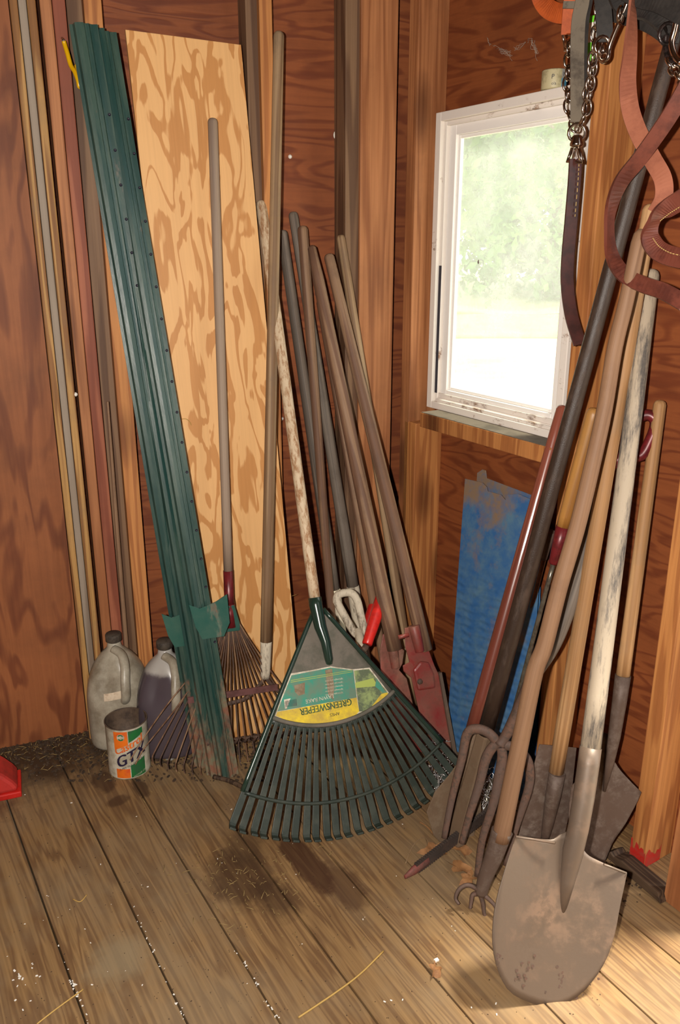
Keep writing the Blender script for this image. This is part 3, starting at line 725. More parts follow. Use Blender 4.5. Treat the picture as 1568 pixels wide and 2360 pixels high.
# post hole digger
a=Ax(fl(1040,1742),B(757,585,.13),-DB); root=thing('post_hole_digger','red-bladed post hole digger with two long brown handles','digger',a.mat)
zs=a.at(1455); m=M(); shaft(m,zs-.05,a.L,a.rp(34,1430),a.rp(24,640)); obj('handle',m,MT['handle_brown'],root)
zl=a.pl(903,1462); T=a.inv@B(718,566,.12); Fm=V((zl[0],-.0,zl[1]))
d=T-Fm; m=M(); 
n_=12; m.tube([Fm-d*.04+d*(1.04*i/n_) for i in range(n_)]+[T-d.normalized()*.006,T],[a.rp(36,1430)+(a.rp(26,640)-a.rp(36,1430))*i/n_ for i in range(n_)]+[a.rp(24,640)*.8,a.rp(24,640)*.35],16); obj('handle',m,MT['handle_brown'],root)
# right blade with folded socket
def outl(pts,off=0): return [a.pl(x,y,off) for x,y in pts]
m=M()
o1=outl([(928,1446),(968,1440),(976,1470),(982,1492),(996,1530),(1010,1560),(1020,1620),(1034,1690),(1043,1738),(1000,1735),(962,1640),(944,1560),(926,1545),(924,1532),(940,1524),(930,1490)])
m.prism(o1,-.014,-.010); m.tube([(a.pl(950,1445)[0],-.012,a.pl(950,1440)[1]),(a.pl(962,1500)[0],-.016,a.pl(962,1500)[1])],[.016,.012],12)
obj('blade',m,MT['red_rust'],root,bevel=.0015)
m=M(); o2=outl([(944,1540),(960,1520),(980,1522),(992,1548),(996,1582),(955,1588)]); m.prism(o2,-.026,-.014); pad=obj('blade_pad',m,MT['red_rust'],root,bevel=.006)
m=M(); o3=outl([(885,1462),(915,1458),(922,1490),(934,1500),(930,1530),(922,1545),(940,1565),(958,1640),(985,1735),(940,1735),(905,1640),(880,1560),(878,1500)])
m.prism(o3,.004,.008); m.tube([(a.pl(902,1462)[0],.002,a.pl(902,1462)[1]),(a.pl(912,1540)[0],.0,a.pl(912,1540)[1])],[.015,.011],12); obj('blade',m,MT['red_rust'],root,bevel=.0015)
m=M(); m.prism(outl([(1004,1548),(1010,1546),(1046,1738),(1038,1742)]),-.022,-.008); obj('blade_edge',m,MT['blade'],root)
m=M(); m.tube([(*[a.pl(912,1467)[0],-.016],a.pl(912,1467)[1]),(a.pl(935,1461)[0],-.018,a.pl(935,1461)[1])],.0055,8); obj('pivot_bolt',m,MT['red_rust'],root)
m=M(); m.lathe([(0,.006),(.006,.005),(.0075,0)],14); q=a.pl(958,1566); obj('rivet',m,MT['rust'],pad,Matrix.Translation((q[0],-.026,q[1]))@Matrix.Rotation(PI/2,4,'X'))
# loppers with red grips
a=Ax(fl(800,1650),fl(882,1590)+V((0,0,.33)),-DB)
P1,P2=dep(885,1362,2.07),dep(846,1486,2.02); P3=dep(800,1560,2.02)
root=thing('loppers','loppers with two bright red grips sticking up behind the green rake','loppers',frame(P3,P1-P3,-DB)); iv=root.matrix_world.inverted()
for k,(A_,B_,C_) in enumerate(((P1,P2,P3),(dep(862,1393,2.13),dep(836,1482,2.10),dep(806,1560,2.05)))):
    m=M(); r=.0145 if k==0 else .0125
    arm=obj('arm',M().tube([iv@B_,iv@C_],.008,10),MT['rust'],root)
    dd=(A_-B_); m.tube([iv@(B_+dd*t) for t in (0,.02,.1,.3,.5,.7,.9,.96,.99,1)],[r*.8,r*.9,r*.9,r,r*1.08,r*1.12,r*1.1,r,r*.7,r*.2],16); obj('grip',m,MT['red_plastic'],arm)
# cream D grip handle
P=[dep(776,1385,2.1),dep(779,1372,2.1),dep(795,1366,2.1),dep(812,1368,2.1),dep(824,1385,2.1),dep(832,1420,2.1),dep(838,1452,2.1),dep(822,1462,2.1),dep(806,1440,2.1),dep(792,1415,2.1)]
root=thing('grip_handle','cream weathered D-shaped tool grip between the white-footed handles','handle',frame(P[6],UP,-DB)); iv=root.matrix_world.inverted()
obj('grip_loop',M().tube([iv@p for p in cr(P+[P[0]],5)[:-1]],.0105,10,closed=True),MT['white_wood'],root)
obj('shank',M().tube([iv@dep(826,1450,2.1),iv@dep(845,1560,2.05)],.012,10),MT['white_wood'],root)
# ------------------------------------------------------------------ right hand cluster
def blade(a,top,bot,dish,mat,root,name='blade',off=.0,th=.0022,nu=24,nv=18,skew=None):
    """blade between a top edge polyline and the lower outline (left shoulder, round the tip, right shoulder)"""
    def poly(pts):
        P=[V((*a.pl(x,y,off),0)) for x,y in pts]; P=cr(P,4); L=[0]
        for p,q in zip(P,P[1:]): L.append(L[-1]+(q-p).length)
        def f(u):
            t=u*L[-1]
            for i in range(len(P)-1):
                if L[i+1]>=t-1e-9:
                    k=(t-L[i])/max(L[i+1]-L[i],1e-9); return P[i].lerp(P[i+1],max(0,min(1,k)))
            return P[-1]
        return f
    ft,fb=poly(top),poly(bot); zt=max(ft(0).y,ft(1).y); zb=fb(.5).y; wm=abs(ft(1).x-ft(0).x)/2; xc=(ft(1).x+ft(0).x)/2
    m=M()
    def g(u,v):
        p=ft(u).lerp(fb(u),v); x=(p.x-xc)/wm; y=off+dish*(1-min(1.3,x*x))-.012*((zt-p.y)/(zt-zb))**2*0
        return (p.x,y,p.y)
    m.grid(nu,nv,g,th=(0,th,0)); return obj(name,m,mat,root)

# --- the round point shovel in front
a=Ax(fl(1283,2338),R(1503,622,.05),pair=((1140,2040),(1440,2085)))
root=thing('round_shovel','large round-point shovel in front, its handle flaked white over grey','shovel',a.mat)
z0=a.at(1722); m=M(); shaft(m,z0,a.L,a.rp(47,1700),a.rp(38,720),n=20); obj('handle',m,MT['grey_white_wood'],root)
blade(a,[(1189,1928),(1235,1938),(1284,1944),(1302,1934),(1322,1926),(1344,1930),(1352,1956),(1366,1978),(1392,1992),(1446,2014)],
      [(1189,1928),(1164,1995),(1145,2057),(1134,2118),(1134,2185),(1151,2243),(1180,2293),(1230,2324),(1283,2338),(1325,2322),(1366,2280),(1399,2222),(1419,2158),(1431,2090),(1446,2014)],.022,MT['blade'],root,nu=36,nv=22); bl=C.objects[-1]
m=M(); zz=[z0+.03,z0,z0-.03,a.at(1850),a.at(1930),a.at(2010),a.at(2080),a.at(2130)]
r=a.rp(47,1722)*1.06; n_=len(zz)
m.tube([(0,y,z) for z,y in zip([z0+.0,z0-.03,a.at(1840),a.at(1910),a.at(1970),a.at(2040),a.at(2120)],[0,0,.002,.007,.0165,.024,.030])],[r,r*1.0,r*.98,r*.95,r*.95,r*.72,r*.4],20)
obj('socket',m,MT['blade'],root)
# foot step folds
for p,q in (((1189,1928),(1280,1944)),((1392,1992),(1446,2014))):
    P,Qq=a.pl(*p),a.pl(*q); obj('foot_step',M().tube([(P[0],.0,P[1]),(Qq[0],.003,Qq[1])],.0022,8),MT['blade'],bl)
# rust pits
m=M(); rr=random.Random(4)
for cx,cy,sx,sy,k in ((1330,2275,24,16,46),(1208,2265,10,8,9),(1153,2212,7,8,7),(1240,2235,25,12,8)):
    for _ in range(k):
        x,z=a.pl(rr.gauss(cx,sx),rr.gauss(cy,sy)); xr=x/.115; s=rr.uniform(.0010,.0034); y=.022*(1-xr*xr)-.0008
        pts=[(x+s*math.cos(t*1.26)*rr.uniform(.6,1.3),y,z+s*math.sin(t*1.26)*rr.uniform(.6,1.3)) for t in range(5)]; m.add(pts,[(4,3,2,1,0)])
o=obj('rust_pits',m,MT['rust'],bl); o['kind']='stuff'

# --- second shovel behind, far right
a=Ax(fl(1372,2030),R(1523,922,.045),pair=((1322,1835),(1474,1838)))
root=thing('round_shovel','dark round shovel behind the front one, its handle farthest right against the wall','shovel',a.mat)
z0=a.at(1556); m=M(); shaft(m,z0,a.L,a.rp(32,1540),a.rp(29,960)); obj('handle',m,MT['handle_tan'],root)
blade(a,[(1318,1812),(1345,1790),(1372,1740),(1388,1700),(1412,1700),(1416,1742),(1432,1775),(1457,1804),(1479,1826)],
      [(1318,1812),(1312,1870),(1318,1930),(1335,1985),(1372,2028),(1400,1995),(1418,1949),(1445,1904),(1470,1850),(1479,1826)],.014,MT['blade_dark'],root)
r=a.rp(36,1560); m=M(); m.tube([(0,y,z) for z,y in ((z0,0),(a.at(1620),0),(a.at(1700),.002),(a.at(1760),.006),(a.at(1830),.012))],[r,r*.92,r*.8,r*.6,r*.2],16); obj('socket',m,MT['blade_dark'],root)

# --- flat spade with the tan handle
a=Ax(fl(1247,1985),R(1502,470,.10),pair=((1195,1900),(1310,1900)))
root=thing('flat_spade','flat spade with a long pale tan handle standing between the two shovels and the fork','spade',a.mat)
z0=a.at(1778); m=M(); shaft(m,z0,a.L,a.rp(36,1760),a.rp(36,560),n=18); obj('handle',m,MT['handle_tan'],root)
m=M(); m.prism([a.pl(x,y) for x,y in ((1244,1716),(1330,1724),(1314,1870),(1292,1975),(1190,1958),(1214,1830))],0,.0025); obj('blade',m,MT['blade_dark'],root,bevel=.001)
r=a.rp(38,1780); m=M(); m.tube([(0,y,z) for z,y in ((z0,-.006),(a.at(1830),-.006),(a.at(1900),-.003),(a.at(1960),0))],[r,r*.95,r*.7,r*.35],16); obj('socket',m,MT['blade_dark'],root)

# --- long dark pole
a=Ax(fl(1050,1945),R(1560,60,.15),DR); root=thing('dark_steel_pole','long dark steel pole crossing in front of the window corner up to the bridle','pole',a.mat)
m=M(); z1=a.at(1690); shaft(m,z1,a.L,a.rp(38,1600),a.rp(36,300),n=20); obj('shaft',m,MT['dark_pole'],root)
m=M(); w_=a.rp(34,1700); m.prism([(-w_,z1),(w_,z1),(w_*1.1,z1-.08),(w_*1.35,.05),(w_*1.25,.006),(0,0),(-w_*1.2,.006),(-w_*1.3,.05),(-w_*1.1,z1-.08)],-.012,.012); obj('foot',m,MT['blade_dusty'],root,bevel=.005)

# --- red varnished spade left of it
a=Ax(fl(1016,1950),R(1298,934,.06),pair=((984,1872),(1110,1880)))
root=thing('drain_spade','spade with a glossy red-brown handle, leftmost of the tools below the window','spade',a.mat)
z0=a.at(1680); m=M(); shaft(m,z0,a.L,a.rp(34,1600),a.rp(27,990),n=18); obj('handle',m,MT['handle_copper'],root)
m=M(); m.prism([a.pl(x,y) for x,y in ((1082,1700),(1068,1740),(1040,1782),(1003,1826),(984,1872),(1000,1925),(1022,1948),(1090,1935),(1110,1870),(1108,1790),(1104,1740),(1100,1702))],.0,.0025); obj('blade',m,MT['blade_dusty'],root,bevel=.001)
r=a.rp(34,1680); m=M(); m.tube([(0,y,z) for z,y in ((z0+.004,0),(z0-.04,-.002),(a.at(1780),-.003),(a.at(1850),0))],[r,r*.92,r*.6,r*.2],14); obj('socket',m,MT['blade_dusty'],root)

# --- spading fork with D grip
a=Ax(fl(1100,2025),R(1408,1085,.12),pair=((1080,1700),(1218,1762)))
root=thing('spading_fork','four-tined spading fork with a grey curved shaft and dark red D-grip','fork',a.mat)
cx,cz=a.pl(1153,1716)
def L3(x,y,o=0): q=a.pl(x,y,o); return V((q[0],o,q[1]))
m=M(); m.tube(cr([L3(1153,1716),L3(1175,1680),L3(1205,1620),L3(1236,1545)],6),[.0125,.0115,.0105,.0100,.0105,.011,.0115,.012,.0125,.013,.0135,.014,.0145,.0145,.015,.015,.015,.015,.015],12); obj('socket',m,MT['rust'],root)
m=M(); pth=cr([L3(1236,1545),L3(1278,1480),L3(1322,1370),L3(1350,1270),L3(1372,1170),L3(1388,1100)],6); m.tube(pth,[.0155]*len(pth),14); obj('handle',m,MT['handle_grey'],root)
m=M()
g0=L3(1388,1100); 
loop=cr([g0,L3(1408,1075,.0),L3(1440,1050,.0),L3(1478,1050,.0),L3(1502,1010,.0),L3(1512,975,.0),L3(1500,958,.0),L3(1478,960,.0),L3(1440,985),L3(1405,1040),g0],5)
m.tube(loop,[.011]*len(loop),12); obj('grip',m,MT['maroon'],root)
tn=[[(1151,1716),(1128,1690),(1100,1680),(1077,1692),(1064,1752),(1042,1840),(1024,1932)],
    [(1148,1712),(1136,1722),(1120,1750),(1104,1812),(1082,1880),(1064,1944)],
    [(1156,1722),(1158,1745),(1151,1788),(1138,1850),(1112,1935),(1100,2020)],
    [(1158,1716),(1184,1722),(1206,1738),(1220,1766),(1219,1815),(1190,1905),(1166,1995)]]
for k,t in enumerate(tn):
    P=cr([L3(x,y) for x,y in t],5); n_=len(P); m=M()
    m.tube(P,[.0105*min(1,1.15-.62*(i/n_)**1.5) for i in range(n_)],10,flat=(1,.62)); obj('tine',m,MT['rust'],root)

# --- claw cultivator with curved handle in front
a=Ax(fl(1108,2100),R(1489,500,.20),pair=((1060,2070),(1142,2092)))
root=thing('claw_cultivator','claw cultivator with a long bent reddish-tan handle, its curled claws on the floor','cultivator',a.mat)
pts=[(1154,1935),(1184,1788),(1209,1664),(1234,1545),(1256,1487),(1290,1353),(1330,1218),(1363,1083),(1393,948),(1418,800),(1445,690),(1476,540)]
P=cr([L3(x,y) for x,y in pts],5); P.append(P[-1]+(P[-1]-P[-2]).normalized()*.008); n_=len(P)
rs=[(42+( 34-42)*i/n_)/2*zc(a.mat@p)/F for i,p in enumerate(P)]; rs[-1]*=.4; rs[-2]*=.85
m=M(); m.tube(P,rs,18); obj('handle',m,MT['handle_bent'],root)
P=cr([L3(x,y) for x,y in ((1158,1915),(1140,1970),(1120,2020),(1108,2062))],5); n_=len(P)
m=M(); m.tube(P,[.021-.010*i/n_ for i in range(n_)],14,flat=(1,.8)); obj('ferrule',m,MT['blade_dark'],root)
for t in (((1108,2056),(1092,2044),(1075,2040),(1058,2050),(1050,2070),(1058,2084)),((1104,2060),(1090,2062),(1086,2080),(1084,2094)),((1108,2062),(1114,2085),(1117,2108),(1126,2126)),((1110,2058),(1124,2070),(1138,2084),(1146,2098))):
    P=cr([L3(x,y,-.004*i) for i,(x,y) in enumerate(t)],5); m=M(); m.tube(P,[.0052-.0025*i/len(P) for i in range(len(P))],8); obj('claw',m,MT['rust'],root)

# --- hand weeder, yellow handle and red ferrule
def rodtool(tp,off,ft,zh,zf,hm,fm,rm,wh,lab,hook,wf=22):
    a=Ax(fl(*ft),R(*tp,off),DR); root=thing('rod_weeder',lab,'weeder',a.mat)
    z1,z2=a.at(zh),a.at(zf)
    if hm: 
        m=M(); shaft(m,z1,a.L,a.rp(wh,zh),a.rp(wh+2,zh-150)); obj('handle',m,MT[hm],root)
    r=a.rp(wh,zh); m=M(); m.tube([(0,0,z2),(0,0,z2+.004),(0,0,(z1+z2)/2),(0,0,z1)],[r*.55,r*.72,r*.92,r*1.03],16); obj('ferrule',m,MT[fm],root)
    m=M(); P=[(0,0,z2),(0,0,z2*.5),(0,0,.09)]+hook; P=cr(P,5); m.tube(P,[.0052]*len(P),10); obj('rod',m,MT[rm],root); return root
rodtool((1372,940),.10,(1128,1852),1213,1300,'handle_yellow','maroon','rod_grey',32,'hand weeder with a yellow wood handle, glossy dark red ferrule and long bright rod',[(-.006,0,.06),(-.012,-.004,.035),(-.002,-.01,.012),(.012,-.01,.006)])
rodtool((1330,985),.115,(1150,1708),1225,1290,None,'rust','rod_rust',20,'thin rusty rod tool just left of the yellow-handled weeder',[(0,0,.06),(0,0,.02)])
# --- blue embossed sheets
n=NT('blue_painted_sheet')
v=n.coord((1,1,1),False); 
mp=n.n('ShaderNodeMapping',Vector=v,Rotation=(0,math.radians(12),0)).outputs[0]
wv=n.n('ShaderNodeTexWave',_bands_direction='Z',Vector=mp,Scale=15.0,Distortion=5,Detail=2).outputs[1]
low=n.n('ShaderNodeSeparateXYZ',Vector=v).outputs[2]; emb=n.math('MULTIPLY',wv,n.ramp(low,[(.42,(1,1,1,1)),(.55,(0,0,0,1))]))
rust=n.noise(n.coord((7,7,7),False),1,7,.7); up_=n.ramp(low,[(.50,(0,0,0,1)),(.66,(1,1,1,1))])
rf=n.ramp(n.math('ADD',rust,n.math('MULTIPLY',up_,.16)),BW(.56,.71))
col=n.mix(n.ramp(n.noise(n.coord((20,20,20),False),1,5,.7),BW(.4,.7)),hexc('#33649a'),hexc('#5a7d95'))
col=n.mix(rf,col,hexc('#86705c')); n.base(col); n.set(Roughness=.45); n.bump(emb,.5,.004); MT['blue']=n.m
G2='blue sheet metal panels under the window'
def bsheet(tlp,trp,blp,brp,o,notch,lab):
    TL,TR=R(*tlp,o),R(*trp,o); BL=fl(*blp); X=(TR-TL).normalized(); N_=X.cross(TL-BL).normalized()
    Up=((TL+TR)/2-BL); ms=frame(BL,Up-X*Up.dot(X),X); inv=ms.inverted()
    def q(x,y): p=inv@onpl(x,y,TL,N_); return (p.x,p.z)
    m=M().prism([q(x,y) for x,y in notch+[brp,blp]],0,.0018); tag(obj('blue_sheet',m,MT['blue'],mat=ms,bevel=.0006),lab,'metal sheet',G2)
bsheet((1072,1103),(1250,1163),(1028,1712),(1205,1850),.035,[(1072,1103),(1112,1112),(1122,1122),(1124,1132),(1155,1140),(1165,1152),(1170,1140),(1195,1138),(1256,1165)],'front blue metal sheet with a notched rusty top edge leaning under the window')
bsheet((1100,1085),(1250,1140),(1060,1690),(1235,1815),.012,[(1100,1090),(1112,1082),(1120,1084),(1122,1102),(1250,1150)],'rear blue metal sheet, only its tabbed top edge showing above the front one')
# --- serrated bar
A_,B_=fl(962,2000,.012),fl(1118,1880,.045); Ux=(B_-A_).normalized(); ms=frame(A_,Ux,V((0,0,1)))
root=thing('serrated_bar','dark serrated steel bar with a red tip lying on the floor before the spade','serrated bar',ms)
L=(B_-A_).length+.06; out=[(-.011,.0)]; k=0; z=0
while z<L: out+= [(-.0115,z),(-.015,z+.003)]; z+=.006
out+=[(.011,L)]; z=L
while z>0: out+=[(.015,z-.002),(.0115,z-.005)]; z-=.006
m=M().prism(out,-.004,.004); obj('toothed_edge',m,MT['black_rust'] if 'black_rust' in MT else MT['rust'],root)
m=M(); m.tube([(0,0,-.035),(0,0,-.01),(0,0,.03)],[.005,.011,.012],8,flat=(1,.6)); obj('red_tip',m,MT['dull_red'],root)
# ------------------------------------------------------------------ tack hanging at upper right
def chainpts(pts,off,n=6): return cr([R(x,y,off if len(p)<3 else p[2]) for p in pts for (x,y) in [p[:2]]],n)
def pth3(pts,off,n=6):
    return cr([R(p[0],p[1],p[2] if len(p)>2 else off) for p in pts],n)
def strap(name,pts,off,w,mat,parent,tw=0,t=.0032,n=6,inv=None):
    P=pth3(pts,off,n); k=len(P); wd=[]
    for i,p in enumerate(P):
        tn=(P[min(i+1,k-1)]-P[max(i-1,0)]).normalized(); vw=(p-CAM).normalized(); pp=tn.cross(vw).normalized()
        a_=tw(i/(k-1)) if callable(tw) else tw
        wd.append(pp*math.cos(a_)+vw*math.sin(a_))
    iv=inv or parent.matrix_world.inverted(); r3=iv.to_3x3()
    return obj(name,M().ribbon([iv@p for p in P],[r3@d for d in wd],w,t),mat,parent)
def stitches(pts,off,parent,side,w,n=6):
    P=pth3(pts,off,n); iv=parent.matrix_world.inverted(); m=M(); k=len(P)
    for i in range(k-1):
        tn=(P[i+1]-P[i]).normalized(); vw=(P[i]-CAM).normalized(); pp=tn.cross(vw).normalized()
        a_=P[i]+pp*side*w-vw*.0032; b_=a_.lerp(P[i+1]+pp*side*w-vw*.0032,.62)
        m.tube([iv@a_,iv@b_],.0007,5)
    o=obj('stitching',m,MT['stitch'],parent); o['kind']='stuff'
def link(name,c,tn,up,L,r,parent,mat,wide=.6):
    """one oval chain link centred at c, long axis tn, plane containing up"""
    tn=tn.normalized(); u=(up-tn*up.dot(tn)).normalized()
    pts=[c+tn*(math.cos(a)*L/2)+u*(math.sin(a)*L/2*wide) for a in [2*PI*k/14 for k in range(14)]]
    iv=parent.matrix_world.inverted(); return obj(name,M().tube([iv@p for p in pts],r,7,closed=True),mat,parent)
def chain(pts,off,L,r,parent,mat,wide=.62,ph=0):
    P=pth3(pts,off,10); acc=0; nxt=0; k=ph
    for p,q in zip(P,P[1:]):
        seg=(q-p).length
        while nxt<=acc+seg:
            c=p.lerp(q,(nxt-acc)/seg); tn=(q-p).normalized(); vw=(c-CAM).normalized(); pp=tn.cross(vw)
            up=(pp*math.cos(.45)+vw*math.sin(.45)) if k%2 else (pp*math.cos(1.25)+vw*math.sin(1.25)); link('link',c,tn,up,L,r,parent,mat,wide); k+=1; nxt+=L*.74
        acc+=seg
OW=.16
# lead with chain
root=thing('chain_lead','grey strap and chain lead with a dark leather tail in front of the window','lead',Matrix.Translation(R(1334,0,OW)))
strap('strap',[(1345,-60),(1343,0),(1334,47),(1331,117),(1331,188),(1331,258),(1330,281)],OW,.024,MT['strap_grey'],root,.15,.004)
strap('strap_backing',[(1358,-60),(1353,0),(1345,47),(1341,117),(1341,188),(1340,258),(1336,281)],OW-.012,.022,MT['strap_dark'],root,.5,.003)
chain([(1311,112),(1310,150),(1308,190),(1309,230),(1313,262),(1324,292)],OW,.026,.0022,root,MT['chrome'])
chain([(1362,-20),(1381,10),(1376,47),(1371,94),(1367,131),(1362,188),(1355,235),(1350,265),(1336,292)],OW,.026,.0022,root,MT['chrome'],ph=1)
chain([(1370,130),(1365,165),(1357,200),(1350,240),(1346,262)],OW-.008,.026,.0022,root,MT['chrome'])
link('ring',R(1330,306,OW),V((0,0,1)),V((1,0,0)),.030,.0028,root,MT['chrome'],1)
iv=root.matrix_world.inverted()
c=R(1330,322,OW); m=M(); m.lathe([(.0,.008),(.006,.008),(.010,.004),(.010,-.002),(.012,-.006),(.012,-.010),(.007,-.014),(0,-.014)],16,c=iv@c); obj('swivel',m,MT['chrome'],root)
P=[R(x,y,OW) for x,y in ((1322,333),(1316,352),(1308,372),(1344,374),(1338,352),(1332,333))]
obj('dee',M().tube([iv@p for p in P],.0032,8,closed=True),MT['chrome'],root)
obj('snap_tongue',M().tube([iv@R(1327,332,OW),iv@R(1325,352,OW-.004),iv@R(1329,368,OW)],.0018,6),MT['chrome'],root)
tp=[(1327,366),(1324,420),(1317,503),(1309,596),(1308,655),(1317,726),(1337,794)]
strap('tail',tp,OW,.0245,MT['leather_dark'],root,lambda t:.55-.2*t,.004)
strap('tail_backing',[(x+7,y) for x,y in tp[:-1]]+[(1341,796)],OW-.01,.020,MT['leather_dark'],root,.95,.003)
stitches(tp[:3],OW,root,.55,.012)
q=R(1318,391,OW+.005); obj('rivet',M().lathe([(0,.002),(.002,.002),(.0035,0)],12),MT['chrome'],root,iv@frame(q,(CAM-q).normalized()))
# orange halter strap
root=thing('orange_halter_strap','worn orange leather strap loop hanging at the top edge above the window','strap',Matrix.Translation(R(1300,30,.13)))
strap('loop',[(1262,-80),(1247,-40),(1246,-8),(1262,18),(1285,30),(1308,32)],.13,.032,MT['leather_orange'],root,.1)
strap('cheek_strap',[(1322,-60),(1318,-10),(1314,30),(1310,80)],.145,.026,MT['leather_orange'],root,.15,.004)
m=M(); iv=root.matrix_world.inverted()
strap('keeper',[(1319,3),(1317,20)],.15,.030,MT['strap_grey'],root,.1,.004)
obj('buckle',M().tube([iv@R(x,y,.147) for x,y in ((1297,78),(1325,80),(1323,112),(1303,116))],.0028,8,closed=True),MT['chrome'],root)
obj('stud',M().lathe([(0,.008),(.005,.007),(.008,.002),(.009,0)],14),MT['chrome'],root,iv@frame(R(1312,100,.15),(CAM-R(1312,100,.15)).normalized()))
# black bridle with bits
root=thing('bridle','tangled black bridle with snaffle bit rings hanging at the upper right corner','bridle',Matrix.Translation(R(1480,20,.17)))
iv=root.matrix_world.inverted()
strap('cheek_piece',[(1382,-60),(1389,0),(1393,45),(1394,75),(1392,97)],.17,.026,MT['strap_dark'],root,.1,.006)
strap('crown_piece',[(1418,-30),(1435,8),(1470,18),(1500,26),(1532,52),(1546,78)],.18,.030,MT['strap_dark'],root,.5,.008)
strap('head_strap',[(1430,-30),(1480,-6),(1520,4),(1568,28),(1600,40)],.19,.030,MT['strap_dark'],root,.2,.006)
strap('throat_strap',[(1400,30),(1432,42),(1466,50),(1500,64),(1530,84)],.12,.018,MT['strap_dark'],root,.2,.004)
strap('brow_band',[(1520,-20),(1540,20),(1552,60),(1548,100)],.17,.022,MT['strap_dark'],root,.4,.005)
for k,(pts,r) in enumerate(([[(1446,8),(1440,24),(1428,52),(1416,80),(1405,110),(1402,132),(1393,141),(1384,134),(1380,112)],.0045],[[(1553,22),(1560,40),(1555,70),(1548,100),(1556,130),(1570,146)],.0050],[[(1530,60),(1536,80),(1534,100),(1538,130),(1552,150)],.0045])):
    P=pth3(pts,.185); obj('bit_bar',M().tube([iv@p for p in P],r,10),MT['black_metal'] if k==2 else MT['chrome'],root)
for x,y,s,u in ((1388,104,.026,0),(1386,118,.022,1),(1540,78,.030,0),(1431,35,.024,1)):
    link('bit_ring',R(x,y,.186),V((0,0,1)),V((1,0,0)) if not u else V((.6,.8,0)),s,.003,root,MT['chrome'] if x<1500 else MT['black_metal'],.9)
chain([(1546,146),(1556,162),(1566,176),(1580,196)],.19,.020,.0028,root,MT['chrome'],.8)
# brown reins
root=thing('leather_reins','long brown leather reins looping down over the dark pole at the right edge','reins',Matrix.Translation(R(1480,300,.22)))
RA=[(1459,-60),(1458,0),(1457,60),(1452,130),(1447,190),(1453,250),(1472,306),(1503,365),(1528,412),(1530,455),(1512,490),(1494,515),(1490,548),(1502,575),(1530,592),(1590,604)]
strap('rein_raw_side',RA[:11],.205,.027,MT['leather_pink'],root,lambda t:1.30*max(0,min(1,1.25-t*2.6))+.1,.004)
RB=[(1620,130),(1568,225),(1532,285),(1475,365),(1432,420),(1409,480),(1405,535),(1412,590),(1438,632),(1480,655),(1530,672),(1580,700)]
strap('rein_outer',RB,.225,.025,MT['leather'],root,lambda t:.25+.85*math.exp(-((t-.53)/.16)**2),.006)
RC=[(1600,440),(1568,462),(1540,480),(1512,503),(1498,540),(1512,572),(1545,590),(1600,600)]
strap('stitched_end',RC,.215,.030,MT['leather'],root,lambda t:.2+.9*math.exp(-((t-.45)/.15)**2),.006)
stitches([(1495,556),(1512,578),(1545,596),(1600,606)],.219,root,.8,.010); stitches([(1600,446),(1568,470),(1540,488),(1518,506)],.219,root,.3,.012)
# things standing on the window's top rail
zt=1.5535
def on_top(x,off): 
    p=R(x,200,off); p.z=zt; return p
def can(pos,r,h,cols,name,lab,cat,text=None,ang=0):
    root=thing(name,lab,cat,Matrix.Translation(pos)@Matrix.Rotation(ang,4,'Z')); n=36
    m=M()
    prof=[(0,0),(r*.97,0),(r,.002),(r,h-.002),(r*.97,h),(r*.93,h-.001),(0,h-.003)]
    m.lathe(prof,n); obj('body',m,MT[cols[0]],root)
    if cols[1:]:
        for (c,a0_,a1_,z0_,z1_) in cols[1:]:
            m=M(); m.grid(10,1,lambda u,v:((r+.0004)*math.sin(a0_+(a1_-a0_)*u),-(r+.0004)*math.cos(a0_+(a1_-a0_)*u),z0_+(z1_-z0_)*v)); obj('label_band',m,MT[c],root)
    for (s,sz,z_,a0_,mt) in (text or []):
        m=M(); put_text(m,s,sz,lambda u,v:((r+.0008)*math.sin(a0_+u/r),-(r+.0008)*math.cos(a0_+u/r),z_+v),0); obj('print',m,MT[mt],root)
    return root
MT['cream']=plain('cream_tin','#b9ad88',.5,c2='#8f8565',vs=40); MT['blue_lab']=plain('blue_label','#4a8fae',.5); MT['lime']=plain('lime_green_bottle','#6bd42f',.45); MT['grey_lab']=plain('grey_label','#8d8a84',.5)
can(on_top(1277,.022),.026,.036,['cream',('grey_lab',.35,1.4,.018,.035),('blue_lab',.35,1.4,.002,.018)],'small_tin','small cream tin with black print and a blue patch on top of the window frame','tin',[('P',.012,.017,-.35,'black'),('ola',.008,.006,-.25,'black'),('MA',.011,.022,.75,'black')])
can(on_top(1360,.024),.017,.112,['lime',('white',-1.4,1.4,.066,.100),('white',-1.4,1.4,.0,.012)],'green_bottle','lime green bottle with a white label behind the hanging chain, on the window frame','bottle',[('KE',.014,.082,-.1,'black')])
# ------------------------------------------------------------------ jugs, can, red case, floor things
MT['jug']=None
n=NT('cloudy_jug_plastic'); n.base(n.mix(n.ramp(n.noise(n.coord((14,14,14)),1,5,.7),BW(.4,.7)),hexc('#b3aa98'),hexc('#7d715f'))); n.set(Roughness=.38,Transmission_Weight=.12,Subsurface_Weight=.0); n.bump(n.noise(n.coord((30,30,30)),1,4,.6),.3,.002); MT['jug']=n.m
n=NT('dark_filled_jug'); z=n.n('ShaderNodeSeparateXYZ',Vector=n.coord((1,1,1),False)).outputs[2]
n.base(n.mix(n.ramp(n.math('ADD',z,n.math('MULTIPLY_ADD',n.noise(n.coord((20,20,20)),1,4,.6),.03,-.015)),[(.222,(0,0,0,1)),(.232,(1,1,1,1))]),hexc('#4c4248'),hexc('#a9a49e'))); n.set(Roughness=.3,Specular_IOR_Level=.6); MT['jug_dark']=n.m
